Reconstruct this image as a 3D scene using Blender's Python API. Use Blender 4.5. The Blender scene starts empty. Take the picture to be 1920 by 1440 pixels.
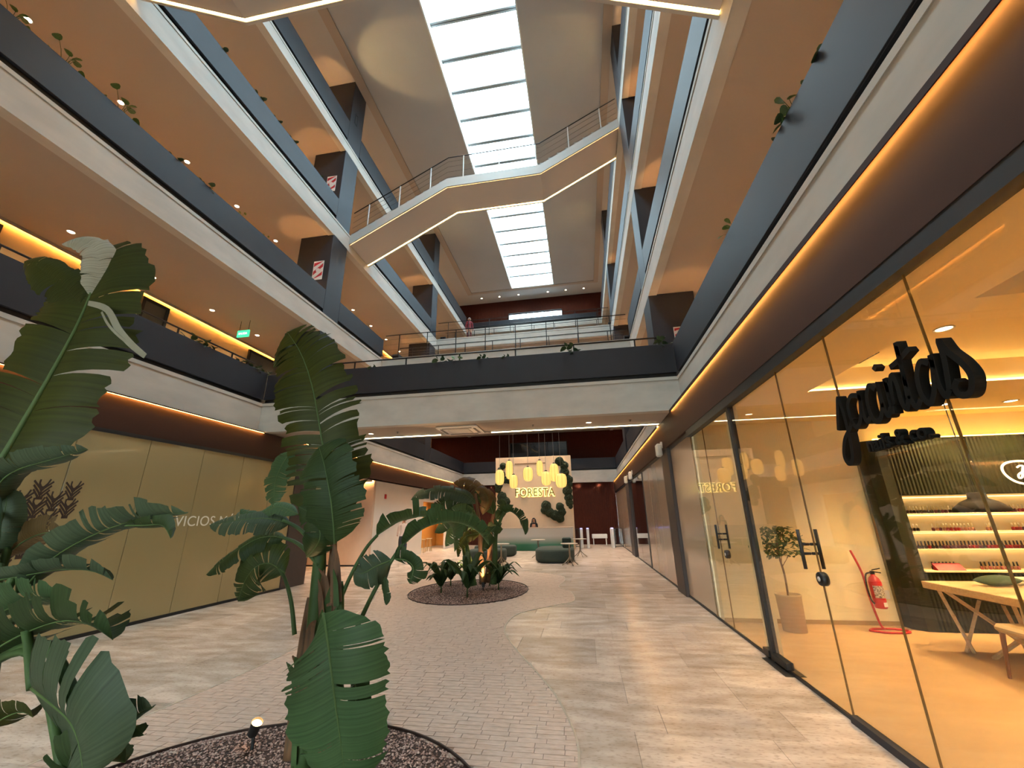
import bpy, math, random
from mathutils import Vector, Matrix
random.seed(7)
S = bpy.context.scene
COL = S.collection
PI = math.pi

# ------------------------------------------------------------------ camera, world, exposure
F_PX, YAW, PITCH, ROLL, EYE = 767.312, -0.162589, 0.317422, -0.016669, 1.6
def _axes():
    cy, sy, cp, sp = math.cos(YAW), math.sin(YAW), math.cos(PITCH), math.sin(PITCH)
    f = Vector((sy*cp, cy*cp, sp)); r = Vector((cy, -sy, 0)); u = r.cross(f)
    c, s = math.cos(ROLL), math.sin(ROLL)
    return r*c + u*s, u*c - r*s, f
CR, CU, CF = _axes()
cam_data = bpy.data.cameras.new('camera')
cam_data.sensor_fit = 'HORIZONTAL'; cam_data.sensor_width = 36.0
cam_data.lens = F_PX/1920*36; cam_data.clip_start = 0.05; cam_data.clip_end = 200
cam = bpy.data.objects.new('camera', cam_data); COL.objects.link(cam)
m = Matrix.Identity(4)
for i in range(3):
    m[i][0], m[i][1], m[i][2] = CR[i], CU[i], -CF[i]
m[2][3] = EYE
cam.matrix_world = m
S.camera = cam

def at(px, py, Y=None, X=None, Z=None):
    """the point of the place seen at a photo pixel, on the plane Y (or X, or Z)"""
    d = CR*(px-960) - CU*(py-720) + CF*F_PX
    if Y is not None: t = Y/d.y
    elif X is not None: t = X/d.x
    else: t = (Z-EYE)/d.z
    return Vector((0, 0, EYE)) + d*t

def lin(h):
    h = h.lstrip('#'); o = []
    for i in (0, 2, 4):
        c = int(h[i:i+2], 16)/255
        o.append(c/12.92 if c <= 0.04045 else ((c+0.055)/1.055)**2.4)
    return (o[0], o[1], o[2], 1.0)

world = bpy.data.worlds.new('sky'); S.world = world; world.use_nodes = True
nt = world.node_tree; bg = nt.nodes['Background']
SKY_STRENGTH = 6.8
tc = nt.nodes.new('ShaderNodeTexCoord'); nz = nt.nodes.new('ShaderNodeTexNoise'); rp = nt.nodes.new('ShaderNodeValToRGB')
nz.inputs['Scale'].default_value = 2.5; nz.inputs['Detail'].default_value = 5
rp.color_ramp.elements[0].color = (0.62, 0.85, 1.0, 1); rp.color_ramp.elements[1].color = (0.80, 0.94, 1.0, 1)
rp.color_ramp.elements[0].position = 0.35; rp.color_ramp.elements[1].position = 0.65
nt.links.new(tc.outputs['Generated'], nz.inputs['Vector']); nt.links.new(nz.outputs['Fac'], rp.inputs['Fac'])
nt.links.new(rp.outputs['Color'], bg.inputs['Color']); bg.inputs['Strength'].default_value = SKY_STRENGTH
pl = bpy.data.lights.new('skylight_portal', 'AREA'); pl.shape = 'RECTANGLE'; pl.size = 3.3; pl.size_y = 32.5
pl.cycles.is_portal = True
po = bpy.data.objects.new('skylight_portal', pl); COL.objects.link(po); po.location = (-2.78, 11.2, 19.05)

vs = S.view_settings
vs.view_transform = 'Standard'; vs.look = 'None'; vs.gamma = 1.0; vs.use_curve_mapping = False
vs.exposure = 1.42
S.display_settings.display_device = 'sRGB'
S.cycles.max_bounces = 5; S.cycles.diffuse_bounces = 3; S.cycles.glossy_bounces = 3
S.cycles.use_adaptive_sampling = True; S.cycles.adaptive_threshold = 0.18; S.cycles.adaptive_min_samples = 16
S.cycles.transparent_max_bounces = 10; S.cycles.transmission_bounces = 6
S.cycles.sample_clamp_indirect = 4.0; S.cycles.blur_glossy = 1.0
S.cycles.caustics_reflective = False; S.cycles.caustics_refractive = False

# ------------------------------------------------------------------ materials
MATS = {}
def mat(name, col, rough=0.5, metal=0.0, noise=0.0, nscale=6.0, nstretch=(1, 1, 1), bump=0.0, spec=0.5, coat=0.0, col2=None, detail=4, transl=0.0):
    if name in MATS: return MATS[name]
    M = bpy.data.materials.new(name); M.use_nodes = True; MATS[name] = M
    n, l = M.node_tree.nodes, M.node_tree.links
    b = n['Principled BSDF']
    c = lin(col) if isinstance(col, str) else col
    b.inputs['Base Color'].default_value = c; b.inputs['Roughness'].default_value = rough
    b.inputs['Metallic'].default_value = metal; b.inputs['Specular IOR Level'].default_value = spec
    if coat: b.inputs['Coat Weight'].default_value = coat; b.inputs['Coat Roughness'].default_value = 0.05
    if noise or bump or col2:
        g = n.new('ShaderNodeTexCoord') if nstretch != 'uv' else n.new('ShaderNodeTexCoord')
        mp = n.new('ShaderNodeMapping'); mp.inputs['Scale'].default_value = nstretch
        geo = n.new('ShaderNodeNewGeometry')
        l.new(geo.outputs['Position'], mp.inputs['Vector'])
        t = n.new('ShaderNodeTexNoise'); t.inputs['Scale'].default_value = nscale; t.inputs['Detail'].default_value = detail
        l.new(mp.outputs['Vector'], t.inputs['Vector'])
        r = n.new('ShaderNodeValToRGB'); r.color_ramp.elements[0].position = 0.32; r.color_ramp.elements[1].position = 0.68
        if col2: a, d = c, lin(col2)
        else:
            a = tuple(max(0, x*(1-noise)) for x in c[:3])+(1,); d = tuple(min(1, x*(1+noise)) for x in c[:3])+(1,)
        r.color_ramp.elements[0].color = a; r.color_ramp.elements[1].color = d
        l.new(t.outputs['Fac'], r.inputs['Fac']); l.new(r.outputs['Color'], b.inputs['Base Color'])
        if bump:
            bp = n.new('ShaderNodeBump'); bp.inputs['Strength'].default_value = bump; bp.inputs['Distance'].default_value = 0.02
            l.new(t.outputs['Fac'], bp.inputs['Height']); l.new(bp.outputs['Normal'], b.inputs['Normal'])
    return M

def emit(name, col, strength, base=(0.9, 0.85, 0.75, 1)):
    if name in MATS: return MATS[name]
    M = bpy.data.materials.new(name); M.use_nodes = True; MATS[name] = M
    b = M.node_tree.nodes['Principled BSDF']
    c = lin(col) if isinstance(col, str) else col
    b.inputs['Base Color'].default_value = base
    b.inputs['Emission Color'].default_value = c; b.inputs['Emission Strength'].default_value = strength
    return M

def glass(name, tint, ior=1.5, rough=0.0, boost=1.0):
    if name in MATS: return MATS[name]
    M = bpy.data.materials.new(name); M.use_nodes = True; MATS[name] = M
    n, l = M.node_tree.nodes, M.node_tree.links
    for x in list(n): n.remove(x)
    o = n.new('ShaderNodeOutputMaterial'); mx = n.new('ShaderNodeMixShader'); tr = n.new('ShaderNodeBsdfTransparent')
    gl = n.new('ShaderNodeBsdfGlossy'); fr = n.new('ShaderNodeFresnel')
    tr.inputs['Color'].default_value = tint; gl.inputs['Roughness'].default_value = rough
    ge = n.new('ShaderNodeNewGeometry'); io = n.new('ShaderNodeMapRange')
    io.inputs['To Min'].default_value = ior; io.inputs['To Max'].default_value = 1/ior
    l.new(ge.outputs['Backfacing'], io.inputs['Value']); l.new(io.outputs[0], fr.inputs['IOR'])
    mu = n.new('ShaderNodeMath'); mu.operation = 'MULTIPLY'; mu.inputs[1].default_value = boost; mu.use_clamp = True
    l.new(fr.outputs['Fac'], mu.inputs[0]); l.new(mu.outputs[0], mx.inputs['Fac']); l.new(tr.outputs[0], mx.inputs[1]); l.new(gl.outputs[0], mx.inputs[2])
    l.new(mx.outputs[0], o.inputs['Surface'])
    return M

CONC = mat('concrete', '#b9b2a8', 0.75, noise=0.10, nscale=1.6, nstretch=(1, 0.7, 2), bump=0.05, detail=8)
DARK = mat('charcoal_metal', '#28282d', 0.55, metal=0.0, spec=0.35, noise=0.06, nscale=2)
BLACK = mat('black_metal', '#0c0c0d', 0.5)
BULK = mat('brown_panel', '#3a231a', 0.65, spec=0.2, noise=0.05, nscale=1.2, nstretch=(1, 0.3, 1))
CEIL = mat('ceiling_plaster', '#a8998b', 0.9, noise=0.02, nscale=0.6)
ROOFC = mat('roof_plaster', '#b1aeac', 0.95, noise=0.03, nscale=0.5)
CFLOOR = mat('gallery_floor', '#b9ab9b', 0.5, noise=0.06, nscale=3)
WARMW = mat('gallery_wall', '#c9ac83', 0.8, noise=0.03, nscale=2)
WHITE = mat('white_plaster', '#d8cdc2', 0.8, noise=0.02, nscale=2)
WHITEM = mat('white_metal', '#c9c9c6', 0.4)
WOOD = mat('dark_walnut', '#331208', 0.75, spec=0.2, nscale=9, nstretch=(6, 6, 0.5), col2='#471c0f', bump=0.05)
FIN = mat('dark_brown_fin', '#3a302d', 0.5, noise=0.06)
LED = emit('warm_led', (1.0, 0.46, 0.10, 1), 26)
LEDY = emit('yellow_led', (1.0, 0.66, 0.24, 1), 14)
BULB = emit('lamp_lens', (1.0, 0.78, 0.50, 1), 8)
GLASS = glass('clear_glass', (0.97, 0.96, 0.92, 1), 1.45)
SKYG = glass('roof_glass', (0.94, 0.98, 0.99, 1), 1.3)

# ------------------------------------------------------------------ builders
def link(o, parent=None, world=True):
    COL.objects.link(o)
    if parent is not None:
        o.parent = parent
        if world:
            if parent.parent is None: o.matrix_parent_inverse = Matrix.Translation(-parent.location)
    return o
def mesh(name, V, Fc, material, parent=None, smooth=False, world=True, uv=None):
    me = bpy.data.meshes.new(name); me.from_pydata([tuple(v) for v in V], [], Fc); me.update()
    ms = material if isinstance(material, (list, tuple)) else [material]
    for q in ms: me.materials.append(q)
    if smooth: me.polygons.foreach_set('use_smooth', [True]*len(me.polygons))
    if uv:
        L = me.uv_layers.new(name='UVMap')
        for lp in me.loops: L.data[lp.index].uv = uv[lp.vertex_index]
    return link(bpy.data.objects.new(name, me), parent, world)
class B:
    """gathers shapes for one mesh"""
    def __init__(s): s.V, s.F, s.m = [], [], []
    def add(s, V, Fc, mi=0):
        k = len(s.V); s.V += [Vector(v) for v in V]; s.F += [tuple(i+k for i in f) for f in Fc]; s.m += [mi]*len(Fc); return s
    def box(s, x0, x1, y0, y1, z0, z1, mi=0):
        V = [(x, y, z) for z in (z0, z1) for y in (y0, y1) for x in (x0, x1)]
        return s.add(V, [(0, 2, 3, 1), (4, 5, 7, 6), (0, 1, 5, 4), (2, 6, 7, 3), (0, 4, 6, 2), (1, 3, 7, 5)], mi)
    def cbox(s, x0, x1, y0, y1, z0, z1, c=0.01, mi=0):
        """box with chamfered edges"""
        c = min(c, (x1-x0)/2.01, (y1-y0)/2.01, (z1-z0)/2.01)
        X, Y, Z = (x0, x1), (y0, y1), (z0, z1); V = []; idx = {}
        for i in (0, 1):
            for j in (0, 1):
                for k in (0, 1):
                    sx, sy, sz = (1, -1)[i], (1, -1)[j], (1, -1)[k]
                    for a in range(3):
                        p = [X[i]+sx*c, Y[j]+sy*c, Z[k]+sz*c]; p[a] = (X[i], Y[j], Z[k])[a]
                        idx[i, j, k, a] = len(V); V.append(p)
        Fc = []
        for a in range(3):
            b_, c_ = (a+1) % 3, (a+2) % 3
            for e in (0, 1):
                q = []
                for u, v in ((0, 0), (1, 0), (1, 1), (0, 1)):
                    t = [0, 0, 0]; t[a] = e; t[b_] = u; t[c_] = v; q.append(idx[t[0], t[1], t[2], a])
                Fc.append(tuple(q if e else q[::-1]))
            for u in (0, 1):
                for v in (0, 1):
                    t0 = [0, 0, 0]; t1 = [0, 0, 0]; t0[a] = 0; t1[a] = 1
                    t0[b_] = t1[b_] = u; t0[c_] = t1[c_] = v
                    q = [idx[t0[0], t0[1], t0[2], b_], idx[t1[0], t1[1], t1[2], b_], idx[t1[0], t1[1], t1[2], c_], idx[t0[0], t0[1], t0[2], c_]]
                    Fc.append(tuple(q if u != v else q[::-1]))
        for i in (0, 1):
            for j in (0, 1):
                for k in (0, 1):
                    q = [idx[i, j, k, a] for a in range(3)]
                    Fc.append(tuple(q if (i+j+k) % 2 else q[::-1]))
        return s.add(V, Fc, mi)
    def tube(s, pts, r, n=8, mi=0, cap=True):
        pts = [Vector(p) for p in pts]; rr = r if isinstance(r, (list, tuple)) else [r]*len(pts)
        V, Fc = [], []; up = None
        for i, p in enumerate(pts):
            t = (pts[min(i+1, len(pts)-1)]-pts[max(i-1, 0)]).normalized()
            if up is None: up = Vector((0, 0, 1)) if abs(t.z) < 0.9 else Vector((1, 0, 0))
            a = t.cross(up).normalized(); b = a.cross(t).normalized(); up = b
            for k in range(n):
                w = 2*PI*k/n; V.append(p + (a*math.cos(w)+b*math.sin(w))*rr[i])
        for i in range(len(pts)-1):
            for k in range(n): Fc.append((i*n+k, i*n+(k+1) % n, (i+1)*n+(k+1) % n, (i+1)*n+k))
        if cap: Fc.append(tuple(range(n))[::-1]); Fc.append(tuple((len(pts)-1)*n+k for k in range(n)))
        return s.add(V, Fc, mi)
    def lathe(s, prof, c=(0, 0, 0), n=24, mi=0, sx=1, sy=1):
        V, Fc = [], []
        for r, z in prof:
            for k in range(n): V.append((c[0]+sx*r*math.cos(2*PI*k/n), c[1]+sy*r*math.sin(2*PI*k/n), c[2]+z))
        for i in range(len(prof)-1):
            for k in range(n): Fc.append((i*n+k, i*n+(k+1) % n, (i+1)*n+(k+1) % n, (i+1)*n+k))
        Fc.append(tuple(range(n))[::-1]); Fc.append(tuple((len(prof)-1)*n+k for k in range(n)))
        return s.add(V, Fc, mi)
    def prism(s, poly, d, mi=0):
        """closed loop of points swept along the vector d"""
        n = len(poly); d = Vector(d); P = [Vector(p) for p in poly]
        Fc = [tuple(range(n))[::-1], tuple(range(n, 2*n))]+[(i, (i+1) % n, n+(i+1) % n, n+i) for i in range(n)]
        return s.add(P+[p+d for p in P], Fc, mi)
    def ribbon(s, pts, w, d, nrm, mi=0, taper=None):
        """bar of width w and depth d swept along a planar path, depth along nrm"""
        pts = [Vector(p) for p in pts]; nrm = Vector(nrm).normalized(); V, Fc = [], []; n = len(pts)
        for i, p in enumerate(pts):
            t = (pts[min(i+1, n-1)]-pts[max(i-1, 0)]).normalized(); a = t.cross(nrm).normalized()
            ww = w*(taper[i] if taper else 1)/2
            V += [p+a*ww, p-a*ww, p-a*ww+nrm*d, p+a*ww+nrm*d]
        for i in range(n-1):
            for k in range(4): Fc.append((i*4+k, i*4+(k+1) % 4, (i+1)*4+(k+1) % 4, (i+1)*4+k))
        Fc.append((3, 2, 1, 0)); Fc.append(tuple((n-1)*4+k for k in range(4)))
        return s.add(V, Fc, mi)
    def out(s, name, material, parent=None, smooth=False, world=True):
        o = mesh(name, s.V, s.F, material, parent, smooth, world)
        if any(s.m): o.data.polygons.foreach_set('material_index', s.m)
        return o
def box(name, x0, x1, y0, y1, z0, z1, material, parent=None, c=0, world=True):
    b = B()
    b.cbox(x0, x1, y0, y1, z0, z1, c) if c else b.box(x0, x1, y0, y1, z0, z1)
    return b.out(name, material, parent, world=world)
def struct(o): o['kind'] = 'structure'; return o
def tag(o, label, cat, group=None):
    o['label'] = label; o['category'] = cat
    if group: o['group'] = group
    return o
def empty(name, loc=(0, 0, 0), parent=None):
    o = bpy.data.objects.new(name, None); o.empty_display_size = 0.1; o.location = loc
    COL.objects.link(o)
    if parent: o.parent = parent
    return o
def thing(name, label, cat, loc=(0, 0, 0), group=None): return tag(empty(name, loc), label, cat, group)
def dup(root, loc, rz=0.0, label=None, scale=None, group=None):
    def cp(o, par):
        c = o.copy(); COL.objects.link(c); c.parent = par
        for ch in o.children: cp(ch, c)
        return c
    r = cp(root, None); r.location = loc; r.rotation_euler = (0, 0, rz)
    if scale: r.scale = (scale,)*3
    if label: r['label'] = label
    if group: r['group'] = group
    return r
def smoothpath(P, n=8):
    P = [Vector(p) for p in P]; out = []
    for i in range(len(P)-1):
        p0, p1, p2, p3 = P[max(i-1, 0)], P[i], P[i+1], P[min(i+2, len(P)-1)]
        for k in range(n):
            t = k/n
            out.append(0.5*((2*p1)+(p2-p0)*t+(2*p0-5*p1+4*p2-p3)*t*t+(3*p1-p0-3*p2+p3)*t**3))
    out.append(P[-1]); return out
def lamp(kind, name, loc, energy, col, parent=None, size=0.05, spot=None, blend=0.6, rot=None, sy=None):
    L = bpy.data.lights.new(name, kind); L.energy = energy; L.color = col
    if kind == 'SPOT': L.spot_size = spot; L.spot_blend = blend; L.shadow_soft_size = size
    elif kind == 'POINT': L.shadow_soft_size = size
    elif kind == 'AREA':
        L.size = size
        if sy: L.shape = 'RECTANGLE'; L.size_y = sy
    o = bpy.data.objects.new(name, L); COL.objects.link(o); o.location = loc
    if rot: o.rotation_euler = rot
    if parent:
        o.parent = parent; o.matrix_parent_inverse = Matrix.Translation(-parent.location)
    return o
def text_mesh(s, size, extrude, spacing=1.0, bevel=0.0):
    c = bpy.data.curves.new('lettering', 'FONT'); c.body = s; c.size = size; c.extrude = extrude; c.space_character = spacing
    c.align_x = 'CENTER'; c.bevel_depth = bevel
    o = bpy.data.objects.new('lettering', c); COL.objects.link(o)
    dg = bpy.context.evaluated_depsgraph_get(); me = bpy.data.meshes.new_from_object(o.evaluated_get(dg))
    bpy.data.objects.remove(o); bpy.data.curves.remove(c)
    return me
WARM = (1.0, 0.76, 0.52)
# ------------------------------------------------------------------ main dimensions (metres)
Y0, Y1 = -7.0, 29.2                    # end walls
XFL, XFR = -7.93, 2.14                 # faces of the gallery slabs over the hall
XWL, XWR = -11.0, 5.2                  # gallery back walls
XBL, XBR = -7.74, 1.955                # bulkheads over the storefronts
XGL, XGR = -7.62, 2.03                 # storefront glass
ZB = [0, 3.735, 7.385, 11.05, 14.83]   # undersides of the slab edges
ZT = [0, 4.487, 8.03, 11.70, 15.28]    # gallery floors
PB = [0, 4.585, 8.17, 11.85, 15.42]    # parapet bottoms
PT = [0, 5.30, 8.88, 12.58, 16.28]     # parapet tops
ZR = 18.44                             # roof ceiling
YB = {1: (8.9, 10.45), 2: (14.85, 16.35), 3: (21.1, 22.6)}   # bridges
YE = 27.3                              # front of the end galleries
ORD = ['', 'first', 'second', 'third', 'fourth']

# ------------------------------------------------------------------ shell
def shell():
    b = B(); b.box(-14, 12, Y0-0.3, Y0, 3.1, 19.6); b.box(-14, -7.6, Y0-0.3, Y0, -0.3, 3.1); b.box(2.0, 12, Y0-0.3, Y0, -0.3, 3.1); b.box(-7.6, 2.0, Y0-0.3, Y0, -0.3, 0)
    struct(b.out('wall_rear', WHITE))
    w = struct(empty('window_5', (-2.8, Y0-0.15, 0)))       # unseen glazed opening behind the camera, added so daylight reaches plants and floor
    for i in range(8): box('pane', -7.6+1.2*i+0.03, -6.4+1.2*i-0.03, Y0-0.16, Y0-0.15, 0.03, 3.07, GLASS, w); box('window_frame', -7.6+1.2*i-0.03, -7.6+1.2*i+0.03, Y0-0.19, Y0-0.11, 0, 3.1, BLACK, w)
    struct(box('ground', -30, 26, -40, Y0-0.3, -0.3, -0.01, mat('bounce_paving', '#a09890', 0.9)))  # unseen pale slab, added to bounce daylight in through the rear glazing
    struct(box('wall_outer_left', -14.3, -14, Y0, Y1, -0.3, 4.0, WHITE))
    for s, x0, x1 in (('left', XWL-0.25, XWL), ('right', XWR, XWR+0.25)):
        b = B(); b.box(x0, x1, Y0, Y1, ZT[1]-0.4, 19.6)
        struct(b.out('wall_'+s, WARMW))
    # roof ceiling around the skylight
    b = B()
    b.box(XWL, -4.38, Y0, Y1, ZR, ZR+0.5); b.box(-1.17, XWR, Y0, Y1, ZR, ZR+0.5)
    b.box(-4.38, -1.17, 27.3, Y1, ZR, ZR+0.5); b.box(-4.38, -1.17, Y0, -5.5, ZR, ZR+0.5)
    roof = struct(b.out('ceiling', ROOFC))
    b = B(); b.box(XFL, -7.585, Y0, 27.6, ZR-0.07, ZR); box('edge_strip', XFL, -7.585, Y0, 27.6, ZR-0.07, ZR-0.001, CEIL, roof)
    box('edge_strip', 1.82, XFR, Y0, 27.6, ZR-0.07, ZR-0.001, CEIL, roof)
    box('edge_strip', -7.585, 1.82, 27.35, 27.6, ZR-0.05, ZR-0.001, CEIL, roof)
    # skylight
    w = empty('window_1', (-2.78, 11, 18.95)); struct(w)
    bar = B().box(-0.03, 0.03, -0.05, 0.05, -0.04, 0.06)
    ys = [16.0+1.29*k for k in range(-17, 9)]
    proto = None
    for k, y in enumerate(ys):
        if not -5.4 < y < 27.2: continue
        if proto is None:
            b = B(); b.cbox(-1.58, 1.58, -0.085, -0.015, -0.16, 0.04, 0.012); b.cbox(-1.58, 1.58, 0.015, 0.085, -0.16, 0.04, 0.012); b.box(-1.58, 1.58, -0.03, 0.03, -0.03, 0.05)
            proto = b.out('mullion', mat('mullion_white', '#b4b9bc', 0.5), w, world=False); o = proto
        else:
            o = proto.copy(); COL.objects.link(o)
        o.location = (0, y-11, 0)
    pane = None
    lo = -5.5
    for y in [q for q in ys if -5.4 < q < 27.2]+[27.3]:
        b = B().box(-1.61, 1.61, lo-11+0.03, y-11-0.03, 0.05, 0.058); b.out('pane', SKYG, w, world=False); lo = y
    for x in (-4.38, -1.17):
        b = B(); sx = 1 if x < -2 else -1
        b.box(min(x-sx*0.04, x+sx*0.012), max(x-sx*0.04, x+sx*0.012), -5.49, 27.29, ZR-0.004, 19.05); b.out('reveal', mat('reveal_white', '#dfe2e0', 0.7), w)
    box('reveal', -4.36, -1.19, 27.285, 27.33, ZR-0.004, 19.05, MATS['reveal_white'], w)
    box('reveal', -4.36, -1.19, -5.53, -5.485, ZR-0.004, 19.05, MATS['reveal_white'], w)
    # small fixings along the frame
    # galleries
    for k in (1, 2, 3, 4):
        for sd in (-1, 1):
            xf, xw = (XFL, XWL) if sd < 0 else (2.2 if k == 1 else XFR, XWR)
            side = 'left' if sd < 0 else 'right'
            lo, hi = min(xf, xf+sd*0.22), max(xf, xf+sd*0.22)
            b = B(); b.box(lo, hi, Y0, Y1, ZB[k], ZT[k]-0.002)
            fx = xf-sd*0.014
            b.box(min(fx, xf), max(fx, xf), Y0, Y1, ZT[k]-0.075, ZT[k]-0.002)
            struct(b.out('slab_edge_'+side, CONC))
            a, c = sorted((xf+sd*0.22, xw))
            struct(box('ceiling', a, c, Y0, Y1, ZB[k]+0.03, ZB[k]+0.10, CEIL))
            struct(box('floor', a, c, Y0, Y1, ZT[k]-0.2, ZT[k]-0.004, CFLOOR))
        xr = 2.2 if k == 1 else XFR
        # end gallery
        struct(box('slab_edge_back', XFL, xr, YE, YE+0.22, ZB[k], ZT[k]-0.002, CONC))
        struct(box('ceiling', XFL, xr, YE+0.22, Y1, ZB[k]+0.03, ZB[k]+0.10, CEIL))
        struct(box('floor', XFL, xr, YE+0.22, Y1, ZT[k]-0.2, ZT[k]-0.004, CFLOOR))
        if k in YB:
            y0, y1 = YB[k]
            b = B(); b.box(XFL, xr, y0, y0+0.2, ZB[k], ZT[k]-0.003); b.box(XFL, xr, y1-0.2, y1, ZB[k], ZT[k]-0.003)
            b.box(XFL, xr, y0-0.014, y0, ZT[k]-0.075, ZT[k]-0.003)
            struct(b.out('slab_edge_bridge', CONC))
            struct(box('ceiling', XFL, xr, y0+0.2, y1-0.2, ZB[k]+0.025, ZB[k]+0.1, CEIL))
            struct(box('floor', XFL, xr, y0+0.2, y1-0.2, ZT[k]-0.2, ZT[k]-0.004, CFLOOR))
    # end walls with walnut slats; the top one and the first-floor one have a window band
    def slatwall(nm, x0, x1, y, z0, z1, hole=None):
        b = B()
        if hole:
            a, c, d, e = hole
            b.box(x0, x1, y, y+0.2, z0, d); b.box(x0, x1, y, y+0.2, e, z1); b.box(x0, a, y, y+0.2, d, e); b.box(c, x1, y, y+0.2, d, e)
        else: b.box(x0, x1, y, y+0.2, z0, z1)
        o = struct(b.out(nm, WOOD))
        b = B(); x = x0+0.05
        while x < x1-0.1:
            zz = [(z0, z1)] if not hole or x+0.08 < hole[0] or x > hole[1] else [(z0, hole[2]-0.04), (hole[3]+0.04, z1)]
            for p, q in zz: b.box(x, x+0.075, y-0.035, y-0.002, p+0.01, q-0.01)
            x += 0.13
        s = b.out('slat_cladding', WOOD, o); s['kind'] = 'stuff'
        return o
    wins = {1: (-4.95, -0.95, 5.75, 6.75), 4: (-4.95, -0.72, 16.62, 17.25)}
    slatwall('wall_back', -8.05, 2.03, 27.6, 0, ZB[1]+0.03)
    n = 2
    for k in (1, 2, 3, 4):
        h = wins.get(k)
        slatwall('wall_back', XWL, XWR, Y1, ZT[k]-0.1, ZB[k+1]+0.05 if k < 4 else ZR, h)
        if h:
            w = struct(empty('window_%d' % n, ((h[0]+h[1])/2, Y1, h[2]))); n += 1
            b = B(); f = 0.05
            b.box(h[0]-f, h[1]+f, Y1-0.05, Y1+0.1, h[2]-f, h[2]); b.box(h[0]-f, h[1]+f, Y1-0.05, Y1+0.1, h[3], h[3]+f)
            b.box(h[0]-f, h[0], Y1-0.05, Y1+0.1, h[2], h[3]); b.box(h[1], h[1]+f, Y1-0.05, Y1+0.1, h[2], h[3])
            for i in (1, 2): xx = h[0]+(h[1]-h[0])*i/3; b.box(xx-0.02, xx+0.02, Y1-0.02, Y1+0.06, h[2], h[3])
            b.out('window_frame', BLACK, w)
            for i in range(3):
                a = h[0]+(h[1]-h[0])*i/3; c = h[0]+(h[1]-h[0])*(i+1)/3
                box('pane', a, c, Y1+0.02, Y1+0.03, h[2], h[3], glass('window_glass', (0.75, 0.82, 0.86, 1), 1.5) if k == 4 else mat('dark_window_glass', '#20242a', 0.04, coat=0.5), w)
    box('parapet_wall_outside', -9, 4, 36, 36.4, 10, 16.85, WHITE)['kind'] = 'structure'
    # bulkheads above the storefronts
    for s, x0, x1 in (('left', XBL-0.3, XBL), ('right', XBR, XBR+0.22)):
        struct(box('beam_'+s, x0, x1, Y0, 27.4, 3.10, ZB[1]-0.004, BULK))
    # columns of the galleries
    for sd, xa, xb, yy in ((-1, -9.18, XFL, ((10.7, 11.55), (20.1, 20.95))), (1, XFR, 3.32, ((10.5, 11.4), (20.0, 20.9)))):
        for (ya, yb) in yy:
            for k in (1, 2, 3, 4):
                top = ZB[k+1]+0.03 if k < 4 else ZR
                b = B(); b.cbox(xa, xb, ya, yb, ZT[k]-0.003, top, 0.008)
                struct(b.out('column', FIN if False else DARK))
shell()

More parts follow.
